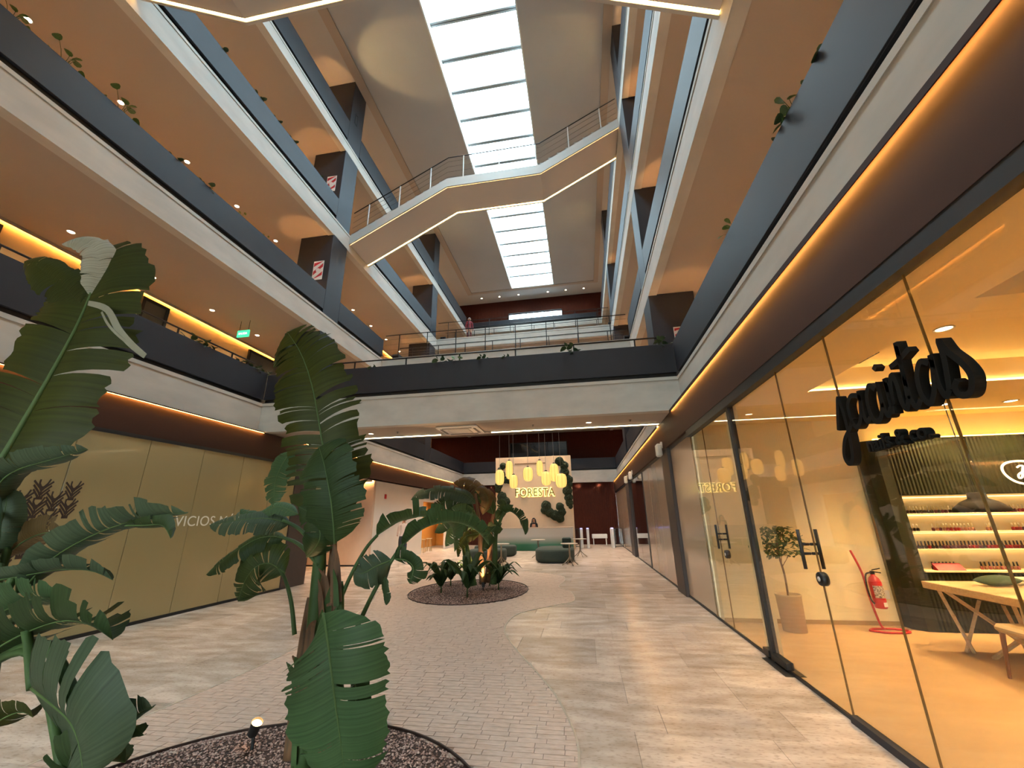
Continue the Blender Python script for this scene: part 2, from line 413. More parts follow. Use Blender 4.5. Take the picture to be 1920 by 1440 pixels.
def ground_floor_walls():
    # frosted storefront opposite the salon: each panel of glass is a part
    w = struct(empty('wall_storefront_frosted', (XGL, 4, 0)))
    fro = mat('frosted_beige_glass', '#93825c', 0.16, noise=0.05, nscale=0.5, coat=0.35)
    ys = [-7.0, -4.6, -2.2, 0.2, 2.6, 3.85, 5.05, 6.16, 7.26, 8.3, 9.25, 10.13]
    for a, b_ in zip(ys[:-1], ys[1:]):
        box('glass_panel', XGL-0.02, XGL, a+0.005, b_-0.005, 0.05, 3.05, fro, w, c=0.003)
    box('backing_board', XGL-0.12, XGL-0.03, -7, 10.15, 0, 3.1, mat('brown_backing', '#4a3b22', 0.8), w)
    box('floor_channel', XGL-0.03, XGL+0.015, -7, 10.15, 0.0, 0.05, BLACK, w)
    box('head_channel', XGL-0.1, XGL+0.02, -7, 10.15, 3.04, 3.10, BLACK, w)
    struct(box('column', -8.2, XGL+0.0, 10.16, 11.1, 0, 3.1, FIN, c=0.008))
    # recess beyond the dark column
    struct(box('ceiling', -14, XBL-0.01, 10.15, 27.6, 3.10, 3.16, CEIL))
    struct(box('wall_recess', -14, -8.2, 10.0, 10.15, 0, 3.1, WHITE))
    struct(box('wall_recess', -14, -8.05, 15.35, 15.5, 0, 3.1, mat('blush_plaster', '#c9ab94', 0.8, noise=0.02)))
    struct(box('baseboard_recess', -14, -8.04, 15.33, 15.35, 0, 0.05, BLACK))
    b = B(); b.box(-8.2, -8.05, 15.5, 20.6, 0, 3.1); b.box(-8.2, -8.05, 24.4, 27.6, 0, 3.1); b.box(-8.2, -8.05, 20.6, 24.4, 2.5, 3.1)
    struct(b.out('wall_lobby', WHITE))
    struct(box('wall_cafe', -10.0, -9.8, 15.5, 27.6, 0, 3.1, mat('cafe_wall', '#c98a3a', 0.8)))
    struct(box('wall_cafe', -14, -8.05, 27.6, 27.8, 0, 3.1, MATS['cafe_wall']))
    struct(box('wall_cafe', -14, -13.8, 10.1, 27.8, 0, 3.1, MATS['cafe_wall']))
    # salon side beyond the shop
    w = struct(empty('wall_storefront_beige', (XGR, 14, 0)))
    be = mat('beige_glass', '#ac947c', 0.16, noise=0.03, nscale=0.6, coat=0.3)
    for a, c in ((8.0, 9.86), (10.7, 12.1), (12.1, 13.47), (13.5, 14.84), (20.2, 21.9), (21.9, 23.6), (23.6, 25.3), (25.3, 27.6)):
        box('glass_panel', XGR, XGR+0.02, a+0.006, c-0.006, 0.04, 3.05, be, w, c=0.003)
    for a, c in ((14.9, 16.9), (16.9, 18.86)):
        box('dark_glass_panel', XGR, XGR+0.02, a+0.006, c-0.006, 0.04, 3.05, mat('smoked_glass', '#241712', 0.05, coat=0.6), w, c=0.003)
    box('door_frame', XGR-0.02, XGR+0.05, 14.83, 14.9, 0, 3.05, BLACK, w)
    box('floor_channel', XGR-0.01, XGR+0.03, 8.0, 27.6, 0, 0.04, BLACK, w)
    box('head_channel', XGR-0.02, XGR+0.05, 8.0, 27.6, 3.03, 3.10, BLACK, w)
    box('backing_board', XGR+0.03, XGR+0.12, 8.0, 27.6, 0, 3.1, WHITE, w)
    struct(box('column', XBR+0.005, 2.5, 9.88, 10.68, 0, 3.1, FIN, c=0.008))
    struct(box('column', XBR+0.005, 2.5, 18.9, 20.18, 0, 3.1, FIN, c=0.008))
ground_floor_walls()

# ------------------------------------------------------------------ ground floor: travertine tiles and small brick paving
TRAV = mat('travertine_tile', '#dac6b7', 0.16, nscale=2.2, nstretch=(1, 2.6, 1), col2='#b39d8b', bump=0.0, detail=9, coat=0.0)
def travertine():
    n, l = TRAV.node_tree.nodes, TRAV.node_tree.links
    b = n['Principled BSDF']; src = b.inputs['Base Color'].links[0].from_socket
    oi = n.new('ShaderNodeObjectInfo'); hs = n.new('ShaderNodeHueSaturation'); mr = n.new('ShaderNodeMapRange')
    mr.inputs['To Min'].default_value = 0.82; mr.inputs['To Max'].default_value = 1.14
    l.new(oi.outputs['Random'], mr.inputs['Value']); l.new(mr.outputs[0], hs.inputs['Value']); l.new(src, hs.inputs['Color'])
    # fine pits
    geo = n.new('ShaderNodeNewGeometry'); mp = n.new('ShaderNodeMapping'); mp.inputs['Scale'].default_value = (14, 34, 14)
    t = n.new('ShaderNodeTexNoise'); t.inputs['Scale'].default_value = 1.4; t.inputs['Detail'].default_value = 6
    r = n.new('ShaderNodeValToRGB'); r.color_ramp.elements[0].position = 0.30; r.color_ramp.elements[1].position = 0.47
    r.color_ramp.elements[0].color = (0.55, 0.5, 0.46, 1); r.color_ramp.elements[1].color = (1, 1, 1, 1)
    mx = n.new('ShaderNodeMix'); mx.data_type = 'RGBA'; mx.blend_type = 'MULTIPLY'; mx.inputs[0].default_value = 0.75
    l.new(geo.outputs['Position'], mp.inputs['Vector']); l.new(mp.outputs[0], t.inputs['Vector']); l.new(t.outputs['Fac'], r.inputs['Fac'])
    l.new(hs.outputs[0], mx.inputs[6]); l.new(r.outputs[0], mx.inputs[7]); l.new(mx.outputs[2], b.inputs['Base Color'])
    mr2 = n.new('ShaderNodeMapRange'); mr2.inputs['To Min'].default_value = 0.34; mr2.inputs['To Max'].default_value = 0.12
    l.new(t.outputs['Fac'], mr2.inputs['Value']); l.new(mr2.outputs[0], b.inputs['Roughness'])
travertine()
PAVE = mat('travertine_brick', '#d0b5a4', 0.42, nscale=3.0, nstretch=(3.5, 9, 1), col2='#b59b89', bump=0.12, detail=6)
CURVE_R = smoothpath([(-0.9, -1.5, 0), (-0.7, 0.6, 0), (-0.35, 2.0, 0), (-0.15, 3.44, 0), (-0.3, 4.32, 0), (-0.57, 5.05, 0), (-1.01, 6.04, 0), (-1.32, 6.95, 0), (-1.28, 7.98, 0), (-0.78, 8.7, 0),
    (-0.34, 9.25, 0), (-0.43, 10.33, 0), (-0.74, 11.07, 0), (-0.645, 12.3, 0), (-0.9, 13.3, 0), (-2.0, 14.0, 0)], 6)
CURVE_L = smoothpath([(-4.6, -1.5, 0), (-4.2, 1.0, 0), (-3.9, 4.0, 0), (-3.95, 6.2, 0), (-4.39, 8.6, 0), (-4.95, 10.3, 0), (-4.7, 12.0, 0), (-3.6, 13.6, 0), (-2.0, 14.0, 0)], 8)
P1C, P1R = (-2.0, 2.35), 1.48
P2C, P2R = (-2.78, 10.35), (1.36, 1.74)
def xcut(curve, y):
    for a, b_ in zip(curve[:-1], curve[1:]):
        if (a.y-y)*(b_.y-y) <= 0 and a.y != b_.y: return a.x+(b_.x-a.x)*(y-a.y)/(b_.y-a.y)
    return None
def ground():
    fl = struct(box('floor', -14, 10.6, Y0, Y1, -0.3, -0.006, mat('grout', '#8a7b6d', 0.8)))
    TW, TH, g = 1.0, 0.515, 0.0015
    cells = []
    j = -10
    while True:
        y = 5.02+j*TH
        if y > 27.6: break
        off = random.choice((0.0, 0.25, 0.5, 0.75))*TW+0.27
        i = -14
        while i*TW+off < XGR:
            x0, x1 = i*TW+off, (i+1)*TW+off
            x0 = max(x0, -14 if y > 11 else XGL); x1 = min(x1, XGR)
            lim = -8.05 if y > 15.3 else -14
            x0 = max(x0, lim)
            if x1-x0 > 0.05 and not (xcut(CURVE_L, y+TH/2) is not None and x0 > xcut(CURVE_L, y+TH/2)+0.1 and xcut(CURVE_R, y+TH/2) is not None and x1 < xcut(CURVE_R, y+TH/2)-0.1):
                cells.append((x0, x1, y, y+TH))
            i += 1
        j += 1
    def vis(c):
        p = Vector(((c[0]+c[1])/2, (c[2]+c[3])/2, 0))-Vector((0, 0, EYE))
        d = p.dot(CF)
        return d > 0.5 and abs(p.dot(CR)/d) < 1.32 and abs(p.dot(CU)/d) < 1.0
    V = [c for c in cells if vis(c)]; V.sort(key=lambda c: c[2])
    near = set(V[:300])
    share = {}
    rest = B()
    for c in cells:
        if c in near:
            key = (round(c[1]-c[0], 3))
            if key not in share:
                w, h = (c[1]-c[0])/2-g, (c[3]-c[2])/2-g
                t = B(); e = 0.0015
                t.add([(-w, -h, -0.02), (w, -h, -0.02), (w, h, -0.02), (-w, h, -0.02), (-w, -h, -e), (w, -h, -e), (w, h, -e), (-w, h, -e), (-w+e, -h+e, 0), (w-e, -h+e, 0), (w-e, h-e, 0), (-w+e, h-e, 0)],
                      [(0, 1, 5, 4), (1, 2, 6, 5), (2, 3, 7, 6), (3, 0, 4, 7), (4, 5, 9, 8), (5, 6, 10, 9), (6, 7, 11, 10), (7, 4, 8, 11), (8, 9, 10, 11)])
                o = t.out('tile', TRAV, fl, world=False); share[key] = o.data
            else:
                o = bpy.data.objects.new('tile', share[key]); COL.objects.link(o); o.parent = fl
            o.location = ((c[0]+c[1])/2, (c[2]+c[3])/2, random.uniform(-0.0006, 0.0006))
        else:
            rest.box(c[0]+g, c[1]-g, c[2]+g, c[3]-g, -0.02, 0)
    o = rest.out('tile_field', TRAV, fl); o['kind'] = 'stuff'
    # brick paving between the two curves
    bw, bh, gp = 0.22, 0.07, 0.002
    rows = []; y = -1.4; r = 0
    while y < 13.9:
        a, c = xcut(CURVE_L, y+bh/2), xcut(CURVE_R, y+bh/2)
        if a is not None and c is not None:
            x = a-random.random()*bw
            while x < c:
                x0, x1 = max(x, a), min(x+bw, c); x += bw
                if x1-x0 < 0.02: continue
                mx_, my = (x0+x1)/2, y+bh/2
                if math.hypot(mx_-P1C[0], my-P1C[1]) < P1R-0.02: continue
                if math.hypot((mx_-P2C[0])/P2R[0], (my-P2C[1])/P2R[1]) < 0.985: continue
                rows.append((x0, x1, y))
        y += bh; r += 1
    cand = [q for q in rows if abs(q[1]-q[0]-bw) < 1e-6 and vis((q[0], q[1], q[2], q[2]+bh)) and q[2] > 2.4]
    cand.sort(key=lambda q: q[2]); near = set(cand[:300])
    rest = B(); proto = None
    def brick(t, x0, x1, y0, y1, z):
        e = 0.0022
        t.add([(x0, y0, -0.01), (x1, y0, -0.01), (x1, y1, -0.01), (x0, y1, -0.01), (x0+e, y0+e, z), (x1-e, y0+e, z), (x1-e, y1-e, z), (x0+e, y1-e, z)],
              [(0, 1, 5, 4), (1, 2, 6, 5), (2, 3, 7, 6), (3, 0, 4, 7), (4, 5, 6, 7)])
    for q in rows:
        dz = random.uniform(0.0045, 0.0065)
        if q in near:
            if proto is None:
                t = B(); brick(t, -bw/2+gp/2, bw/2-gp/2, -bh/2+gp/2, bh/2-gp/2, 0.005); o = proto = t.out('brick', PAVE, fl, world=False)
            else: o = proto.copy(); COL.objects.link(o)
            o.location = ((q[0]+q[1])/2, q[2]+bh/2, dz-0.005)
        else: brick(rest, q[0]+gp/2, q[1]-gp/2, q[2]+gp/2, q[2]+bh-gp/2, dz)
    o = rest.out('brick_field', PAVE, fl); o['kind'] = 'stuff'
    # bed under the bricks and the border strip along the curves
    loop = [(p.x, p.y, 0.0015) for p in CURVE_R]+[(p.x, p.y, 0.0015) for p in reversed(CURVE_L)][1:]
    mesh('brick_bed', loop, [tuple(range(len(loop)))], mat('bed_mortar', '#927e70', 0.8), fl)
    bd = mat('border_stone', '#b5a591', 0.3, noise=0.05)
    for c in (CURVE_R, CURVE_L):
        b = B(); b.ribbon([(p.x, p.y, 0.0) for p in c], 0.018, 0.0075, (0, 0, 1)); b.out('border_strip', bd, fl)
ground()
# ------------------------------------------------------------------ parapets, rails, stairs, light strips, lamps of the building
SOIL = mat('planter_soil', '#2a1d14', 0.95, noise=0.3, nscale=30)
SIDE = {-1: 'frosted storefront', 1: 'nail salon'}
def parapet(k, sd, y0, y1, where):
    xf = XFL if sd < 0 else (2.2 if k == 1 else XFR)
    o = thing('planter_parapet', 'charcoal parapet of the %s gallery, %s side, %s' % (ORD[k], SIDE[sd], where), 'parapet', (xf, (y0+y1)/2, ZT[k]), 'gallery parapets')
    t = 0.012; d = sd
    def bx(nm, xa, xb, za, zb, m_, ya=y0, yb=y1): box(nm, min(xa, xb), max(xa, xb), ya, yb, za, zb, m_, o, c=0.004)
    bx('front_panel', xf, xf+d*0.02, PB[k], PT[k], DARK)
    bx('back_panel', xf+d*0.30, xf+d*0.32, PB[k], PT[k]-0.02, DARK)
    bx('bottom_panel', xf+d*0.02, xf+d*0.30, PB[k], PB[k]+0.02, DARK)
    bx('soil', xf+d*0.02, xf+d*0.30, PT[k]-0.16, PT[k]-0.08, SOIL)
    bx('base_strip', xf+d*0.06, xf+d*0.28, ZT[k]-0.002, PB[k], BLACK)
    for ya in (y0, y1-0.02): bx('end_panel', xf+d*0.02, xf+d*0.30, PB[k]+0.02, PT[k]-0.005, DARK, ya, ya+0.02)
for k in (1, 2, 3, 4):
    for sd in (-1, 1):
        ca, cb = ((10.7, 11.55), (20.1, 20.95)) if sd < 0 else ((10.5, 11.4), (20.0, 20.9))
        cuts = [(ca[0], ca[1]), (cb[0], cb[1])]
        if k in YB: cuts.append(YB[k])
        if (k, sd) == (3, -1): cuts += [(2.4, 4.0), (11.5, 13.1)]
        if (k, sd) == (2, 1): cuts.append((2.4, 4.0))
        if (k, sd) == (4, 1): cuts.append((11.4, 13.1))
        cuts.sort(); lo = Y0+0.02; segs = []
        for a, b_ in cuts:
            if a-lo > 0.15: segs.append((lo, a-0.004))
            lo = max(lo, b_+0.004)
        segs.append((lo, YE-0.02))
        for i, (a, b_) in enumerate(segs):
            w = ['first stretch', 'second stretch', 'third stretch', 'fourth stretch', 'fifth stretch', 'sixth stretch'][i]
            if i == len(segs)-1: w = 'last stretch'
            parapet(k, sd, a, b_, w)
# parapets across the hall
def cross_parapet(k, y, label, d=1):
    xr = (2.2 if k == 1 else XFR)-0.33; xl = XFL+0.33
    if d > 0 and k == 1: xl, xr = XFL+0.005, 2.195
    o = thing('planter_parapet', label, 'parapet', ((xl+xr)/2, y, ZT[k]), 'cross parapets')
    pt = PT[k]-(0.04 if k == 1 else 0.5 if k == 4 else 0)
    def bx(nm, ya, yb, za, zb, m_): box(nm, xl, xr, min(ya, yb), max(ya, yb), za, zb, m_, o, c=0.004)
    bx('front_panel', y, y+d*0.02, PB[k], pt, DARK); bx('back_panel', y+d*0.30, y+d*0.32, PB[k], pt-0.02, DARK)
    bx('bottom_panel', y+d*0.02, y+d*0.30, PB[k], PB[k]+0.02, DARK); bx('soil', y+d*0.02, y+d*0.30, pt-0.16, pt-0.08, SOIL)
    bx('base_strip', y+d*0.06, y+d*0.28, ZT[k]-0.002, PB[k], BLACK)
cross_parapet(1, 8.9, 'long charcoal planter parapet across the first bridge over the hall')
for k in (1, 2, 3, 4): cross_parapet(k, YE, 'charcoal parapet of the %s end gallery before the walnut wall' % ORD[k])

RAILM = mat('dark_rail', '#2b2a2b', 0.4, metal=0.6)
CABLE = mat('steel_cable', '#6d6a66', 0.35, metal=0.8)
def railing(name, label, pts, h, posts, cables, pm, group=None, on=None):
    """pts: foot line of the railing; posts stand on it, rail and cables follow it"""
    pts = [Vector(p) for p in pts]
    o = on or thing(name, label, 'railing', tuple(pts[0]), group)
    up = Vector((0, 0, 1))
    B().tube([p+up*h for p in pts], 0.019, 8).out('handrail', RAILM, o, True)
    L = [(b_-a).length for a, b_ in zip(pts[:-1], pts[1:])]; T = sum(L)
    def along(s):
        for a, b_, l in zip(pts[:-1], pts[1:], L):
            if s <= l+1e-6: return a+(b_-a)*(s/l)
            s -= l
        return pts[-1]
    for i in range(posts):
        p = along(T*(i+0.5)/posts if posts > 1 else T/2)
        b = B(); b.box(p.x-0.016, p.x+0.016, p.y-0.012, p.y+0.012, p.z-0.02, p.z+h-0.015); b.out('post', pm, o)
    for c in range(cables):
        z = h*(c+0.7)/(cables+0.5)
        B().tube([p+up*z for p in pts], 0.006, 5).out('cable', CABLE, o, True)
    return o
railing('handrail', 'thin black handrail behind the first gallery parapet on the frosted storefront side', [(-8.30, Y0+0.1, ZT[1]), (-8.30, 8.8, ZT[1])], 1.10, 11, 0, RAILM)
railing('handrail', 'thin black handrail behind the long first bridge parapet', [(-7.85, 9.27, ZT[1]), (2.15, 9.27, ZT[1])], 1.10, 7, 0, RAILM)
for k in (1, 2, 3):
    if k > 1: railing('bridge_railing', 'dark cable railing along the front of the %s bridge' % ORD[k], [(XFL+0.05, YB[k][0]+0.06, ZT[k]-0.003), (XFR-0.05, YB[k][0]+0.06, ZT[k]-0.003)], 1.08, 8, 4, RAILM, 'bridge railings')
    railing('bridge_railing', 'dark cable railing along the back of the %s bridge' % ORD[k], [(XFL+0.05, YB[k][1]-0.06, ZT[k]-0.003), (XFR-0.05, YB[k][1]-0.06, ZT[k]-0.003)], 1.08, 8, 4, RAILM, 'bridge railings')

def stair(label, P, y0, y1, leds):
    """zigzag flight across the hall; P = deck line (x, z), soffit a little below"""
    o = thing('staircase', label, 'staircase', (sum(p[0] for p in P)/len(P), (y0+y1)/2, min(p[1] for p in P)))
    th = 0.34
    def slab(nm, ya, yb, za, zb, m_):
        loop = [(x, ya, z+za) for x, z in P]+[(x, ya, z+zb) for x, z in reversed(P)]
        B().prism(loop, (0, yb-ya, 0)).out(nm, m_, o)
    st = mat('stair_stringer', '#b9b3ac', 0.5); so = mat('stair_soffit', '#c4bab2', 0.85)
    slab('stringer', y0, y0+0.05, -th, 0.04, st); slab('stringer', y1-0.05, y1, -th, 0.04, st)
    slab('soffit', y0+0.09, y1-0.09, -th+0.03, -th+0.06, so)
    slab('deck', y0+0.05, y1-0.05, -0.06, 0.0, mat('stair_deck', '#8f8479', 0.7))
    for (ya, yb) in ((y0+0.05, y0+0.085), (y1-0.085, y1-0.05)):
        i = 0 if ya < (y0+y1)/2 else 1
        slab('light_strip', ya, yb, -th+0.03, -th+0.045, leds[i])
    # treads on the sloping flights
    for (xa, za), (xb, zb) in zip(P[:-1], P[1:]):
        if abs(za-zb) < 0.3: continue
        n = max(2, round(abs(zb-za)/0.17)); b = B()
        pr = None
        for i in range(n):
            x0, x1 = xa+(xb-xa)*i/n, xa+(xb-xa)*(i+1)/n; zt = max(za+(zb-za)*i/n, za+(zb-za)*(i+1)/n)
            t = box('tread', min(x0, x1)-0.01, max(x0, x1), y0+0.06, y1-0.06, zt-0.05, zt-0.005, MATS['stair_deck'], o)
    return o
far_P = [(XFL+0.01, 11.66), (-4.24, 13.68), (-0.75, 13.68), (XFR-0.01, 15.26)]
near_P = [(XFR-0.01, 8.02), (-1.6, 10.08), (-5.15, 10.08), (XFL+0.01, 11.66)]
STLED = emit('stair_led', (1.0, 0.62, 0.22, 1), 9); STLED2 = emit('stair_led_dim', (1.0, 0.52, 0.2, 1), 3)
STLED3 = emit('stair_led_near', (1.0, 0.60, 0.2, 1), 8)
FST = stair('pale zigzag staircase rising between the third and fourth galleries under the skylight', far_P, 11.6, 13.08, (STLED2, STLED))
stair('pale zigzag staircase overhead from the second salon gallery up to the third gallery', near_P, 2.45, 3.97, (STLED3, STLED3))
railing('stair_railing', 'pale posted cable railing on the near edge of the far zigzag staircase', [(x, 11.68, z) for x, z in far_P], 1.12, 8, 4, mat('pale_post', '#c4c0ba', 0.4), on=FST)
railing('stair_railing', 'pale posted cable railing on the rear edge of the far zigzag staircase', [(x, 13.0, z) for x, z in far_P], 1.12, 8, 4, MATS['pale_post'], on=FST)

# light strips along the bulkheads
def strip(label, x, sd, y0, y1, mm=None):
    o = thing('led_strip', label, 'light strip', (x, (y0+y1)/2, ZB[1]-0.03), 'bulkhead light strips')
    d = -sd; x = x+d*0.001   # towards the hall
    a, c = sorted((x, x+d*0.045)); box('profile', a, c, y0, y1, ZB[1]-0.012, ZB[1]-0.003, BULK, o)
    a, c = sorted((x+d*0.037, x+d*0.045)); box('lip', a, c, y0, y1, ZB[1]-(0.052 if sd > 0 else 0.026), ZB[1]-0.012, BULK, o)
    a, c = sorted((x+d*0.010, x+d*0.032)); box('diffuser', a, c, y0, y1, ZB[1]-0.022, ZB[1]-0.0125, mm or LED, o)
strip('amber light strip washing the brown bulkhead over the nail salon, before the first bridge', XBR, 1, Y0, 8.88)
strip('amber light strip on the salon side bulkhead beyond the first bridge', XBR, 1, 10.47, 27.2)
strip('amber light strip washing the brown bulkhead over the frosted storefront, before the first bridge', XBL, -1, Y0, 8.88)
strip('amber light strip on the bulkhead beyond the first bridge towards the reception', XBL, -1, 10.47, 27.2)
# strips under the first bridge
for a, b_, lb in ((-7.6, -3.62, 'pale light strip under the first bridge, on the leafy plant side of the air conditioner'), (-2.25, 1.93, 'long pale light strip under the first bridge, on the salon side of the air conditioner')):
    o = thing('led_strip', lb, 'light strip', ((a+b_)/2, 10.25, ZB[1]), 'bridge light strips')
    box('profile', a, b_, 10.24, 10.30, ZB[1]+0.002, ZB[1]+0.024, WHITEM, o); box('diffuser', a+0.005, b_-0.005, 10.246, 10.294, ZB[1]-0.006, ZB[1]+0.002, emit('bridge_led', (1.0, 0.82, 0.45, 1), 7), o)
# cove strips of the galleries
for k in (1, 2, 3, 4):
    zc = ZB[k+1]+0.03 if k < 4 else ZR
    for sd in (-1, 1):
        xw = XWL if sd < 0 else XWR
        a, c = sorted((xw-sd*0.02, xw-sd*0.05))
        o = thing('led_strip', 'amber cove strip on the back wall of the %s gallery on the %s side' % (ORD[k], SIDE[sd]), 'light strip', (xw, 11, zc-0.05), 'gallery cove strips')
        box('diffuser', a, c, Y0+0.1, 27.0, zc-0.035, zc-0.012, emit('cove_led', (1.0, 0.46, 0.09, 1), 26), o)
        box('profile', a, c, Y0+0.1, 27.0, zc-0.012, zc-0.001, BULK, o)
        a, c = sorted((xw-sd*0.065, xw-sd*0.075)); box('lip', a, c, Y0+0.1, 27.0, zc-0.075, zc-0.001, CEIL, o)

# downlights
NTH = 'first second third fourth fifth sixth seventh eighth ninth tenth eleventh twelfth thirteenth fourteenth fifteenth sixteenth'.split()
def downlight_proto():
    o = thing('downlight', 'x', 'lamp', (0, 0, 0))
    b = B(); b.lathe([(0.075, 0.0), (0.075, -0.006), (0.062, -0.008), (0.058, -0.002), (0.058, 0.0)], n=20); b.out('rim', WHITEM, o, True, world=False)
    b = B(); b.lathe([(0.057, -0.001), (0.057, -0.003), (0.03, -0.005)], n=16); b.out('lens', BULB, o, True, world=False)
    return o
DL = downlight_proto(); DLn = [0]
def downlight(x, y, z, label, group, power=18, size=None, colr=WARM, spot=2.2, sc=1.0):
    if DLn[0] == 0: o = DL; o.location = (x, y, z-0.001); o['label'] = label; o['group'] = group
    else: o = dup(DL, (x, y, z-0.001), 0, label, None, group)
    if sc != 1: o.scale = (sc, sc, sc)
    DLn[0] += 1
    if power: lamp('SPOT', 'downlight_beam', (x, y, z-0.02), power, colr, None, 0.05, spot, 0.7)
    return o
for k in (1, 2, 3, 4):
    zc = ZB[k+1]+0.03 if k < 4 else ZR
    for sd in (-1, 1):
        for i in range(-2, 14):
            y = 5.49+1.72*i
            downlight(-10.15 if sd < 0 else 4.4, y, zc, 'small warm downlight in the %s gallery ceiling, %s side, %s from the rear wall' % (ORD[k], SIDE[sd], NTH[i+2]), 'downlights, %s gallery, %s side' % (ORD[k], SIDE[sd]), 60)
for x in (-7.0, -5.55, -4.0, -1.68, -0.29, 1.09):
    downlight(x, 28.35, ZR, 'small white downlight in the roof ceiling at %.1f metres along the top walnut wall' % (x+8), 'downlights, roof end', 30, colr=(1, 0.8, 0.6), sc=1.1)
for x, y, lb in ((0.24, 9.8, 'round white downlight under the first bridge, salon end'), (-5.36, 9.8, 'round white downlight under the first bridge, frosted storefront end')):
    downlight(x, y, ZB[1]+0.025, lb, 'downlights, first bridge', 45)
for n, x in enumerate((-6.1, -0.25, 1.0)):
    downlight(x, 27.45, ZB[1]+0.03, 'small downlight under the first end gallery before the walnut wall, %s from the frosted side' % NTH[n], 'downlights, reception end', 60)
for k in (2, 3):  # lamps added under these bridges to brighten the reception and far floor
    for n, x in enumerate((-6.6, -4.6, -2.9, -1.0, 1.0)):
        downlight(x, YB[k][1]-0.28, ZB[k]+0.025, 'added unseen downlight under the %s bridge, %s from the frosted side' % (ORD[k], NTH[n]), 'added downlights under the bridges', 130 if k == 2 else 560, spot=1.5)

# uplights standing in the planters: warm patches on the ceilings beside the columns
def uplight(k, sd, y, aim, power, label, colr=(1, 0.50, 0.18), cone=0.75):
    xf = (XFL if sd < 0 else (2.2 if k == 1 else XFR))+sd*0.2
    z = PT[k]-0.075
    p = Vector((xf, y, z)); d = (Vector(aim)-p-Vector((0, 0, 0.06))).normalized(); h = p+Vector((0, 0, 0.05))
    o = thing('planter_uplight', label, 'lamp', tuple(p), 'planter uplights')
    B().tube([p, h], 0.012, 6).out('spike', BLACK, o)
    B().tube([h-d*0.03, h+d*0.04], 0.03, 12, cap=False).out('housing', BLACK, o, True)
    B().tube([h+d*0.02, h+d*0.024], 0.028, 12).out('lens', emit('uplight_lens', (1.0, 0.5, 0.16, 1), 6), o)
    lamp('SPOT', 'uplight_beam', h+d*0.05, power, colr, None, 0.03, cone, 0.5, rot=(-d).to_track_quat('Z', 'Y').to_euler())
for k in (1, 2, 3, 4):
    zc = ZB[k+1]+0.03 if k < 4 else ZR
    for sd, ys in ((-1, (10.7, 20.1)), (1, (10.5, 20.0))):
        for n, y in enumerate(ys):
            if (k, sd, n) in ((1, -1, 0), (1, 1, 0)): pass
            uplight(k, sd, y-0.45 if k != 1 or n else 8.7, ((-8.75 if sd < 0 else 2.95), y-0.32, zc), 55, 'small uplight in the planter before the %s dark column, %s gallery, %s side' % (NTH[n], ORD[k], SIDE[sd]))
for sd, y, ax, ay in ((-1, 9.6, -5.95, 10.2), (1, 9.8, 0.3, 11.1), (-1, 19.2, -6.6, 19.9), (1, 19.1, 0.4, 20.3)):
    uplight(4, sd, y, (ax, ay, ZR), 60 if ax < -4 and y < 12 else 26, 'roof washing uplight in the fourth gallery planter, %s side, %s' % (SIDE[sd], 'near the zigzag staircase' if y < 12 else 'by the far column'), (1, 0.74, 0.34), 1.0)

# warning signs on the dark columns
RED = mat('sign_red', '#b3202c', 0.4); SGW = mat('sign_white', '#d9d5d0', 0.4)
def firesign(label, xa, xb, y, za, zb):
    o = thing('warning_sign', label, 'sign', ((xa+xb)/2, y, za), 'striped warning signs')
    box('plate', xa, xb, y-0.012, y-0.002, za, zb, SGW, o, c=0.003)
    w, h = xb-xa, zb-za
    for i in range(3):
        t0 = -0.2+0.45*i; b = B()
        p = []
        for s, q in ((0, 0), (0, 0.2), (1, 0.62), (1, 0.42)):
            p.append((xa+0.02+s*(w-0.04), y-0.014, min(zb-0.02, max(za+0.02, za+(t0+q)*h))))
        b.prism(p, (0, 0.0015, 0)); b.out('red_stripe', RED, o)
    b = B(); b.lathe([(0.0, 0), (w*0.2, 0), (w*0.2, 0.004), (0, 0.004)], n=16)
    b.V = [Vector(((xa+xb)/2+v.x, y-0.0155-v.z, (za+zb)/2+v.y)) for v in b.V]; b.out('emblem', SGW, o)
firesign('red and white striped warning sign on the first column of the second gallery', -8.52, -8.14, 10.7, 9.30, 10.03)
firesign('red and white striped warning sign on the first column of the third gallery', -8.52, -8.14, 10.7, 12.98, 13.68)
firesign('red and white warning sign low on the column above the salon side first gallery', 2.66, 3.0, 10.5, 5.98, 6.38)
# thin slot grille on the top column
o = thing('column_vent', 'thin black slot vent on the column face below the roof', 'vent', (-7.93, 11.1, 17.0))
b = B(); x = XFL
for (ya, yb, za, zb) in ((10.98, 11.16, 16.55, 16.58), (10.98, 11.16, 17.02, 17.05), (10.98, 11.01, 16.58, 17.02), (11.13, 11.16, 16.58, 17.02)): b.box(x, x+0.012, ya, yb, za, zb)
b.out('vent_frame', BLACK, o)

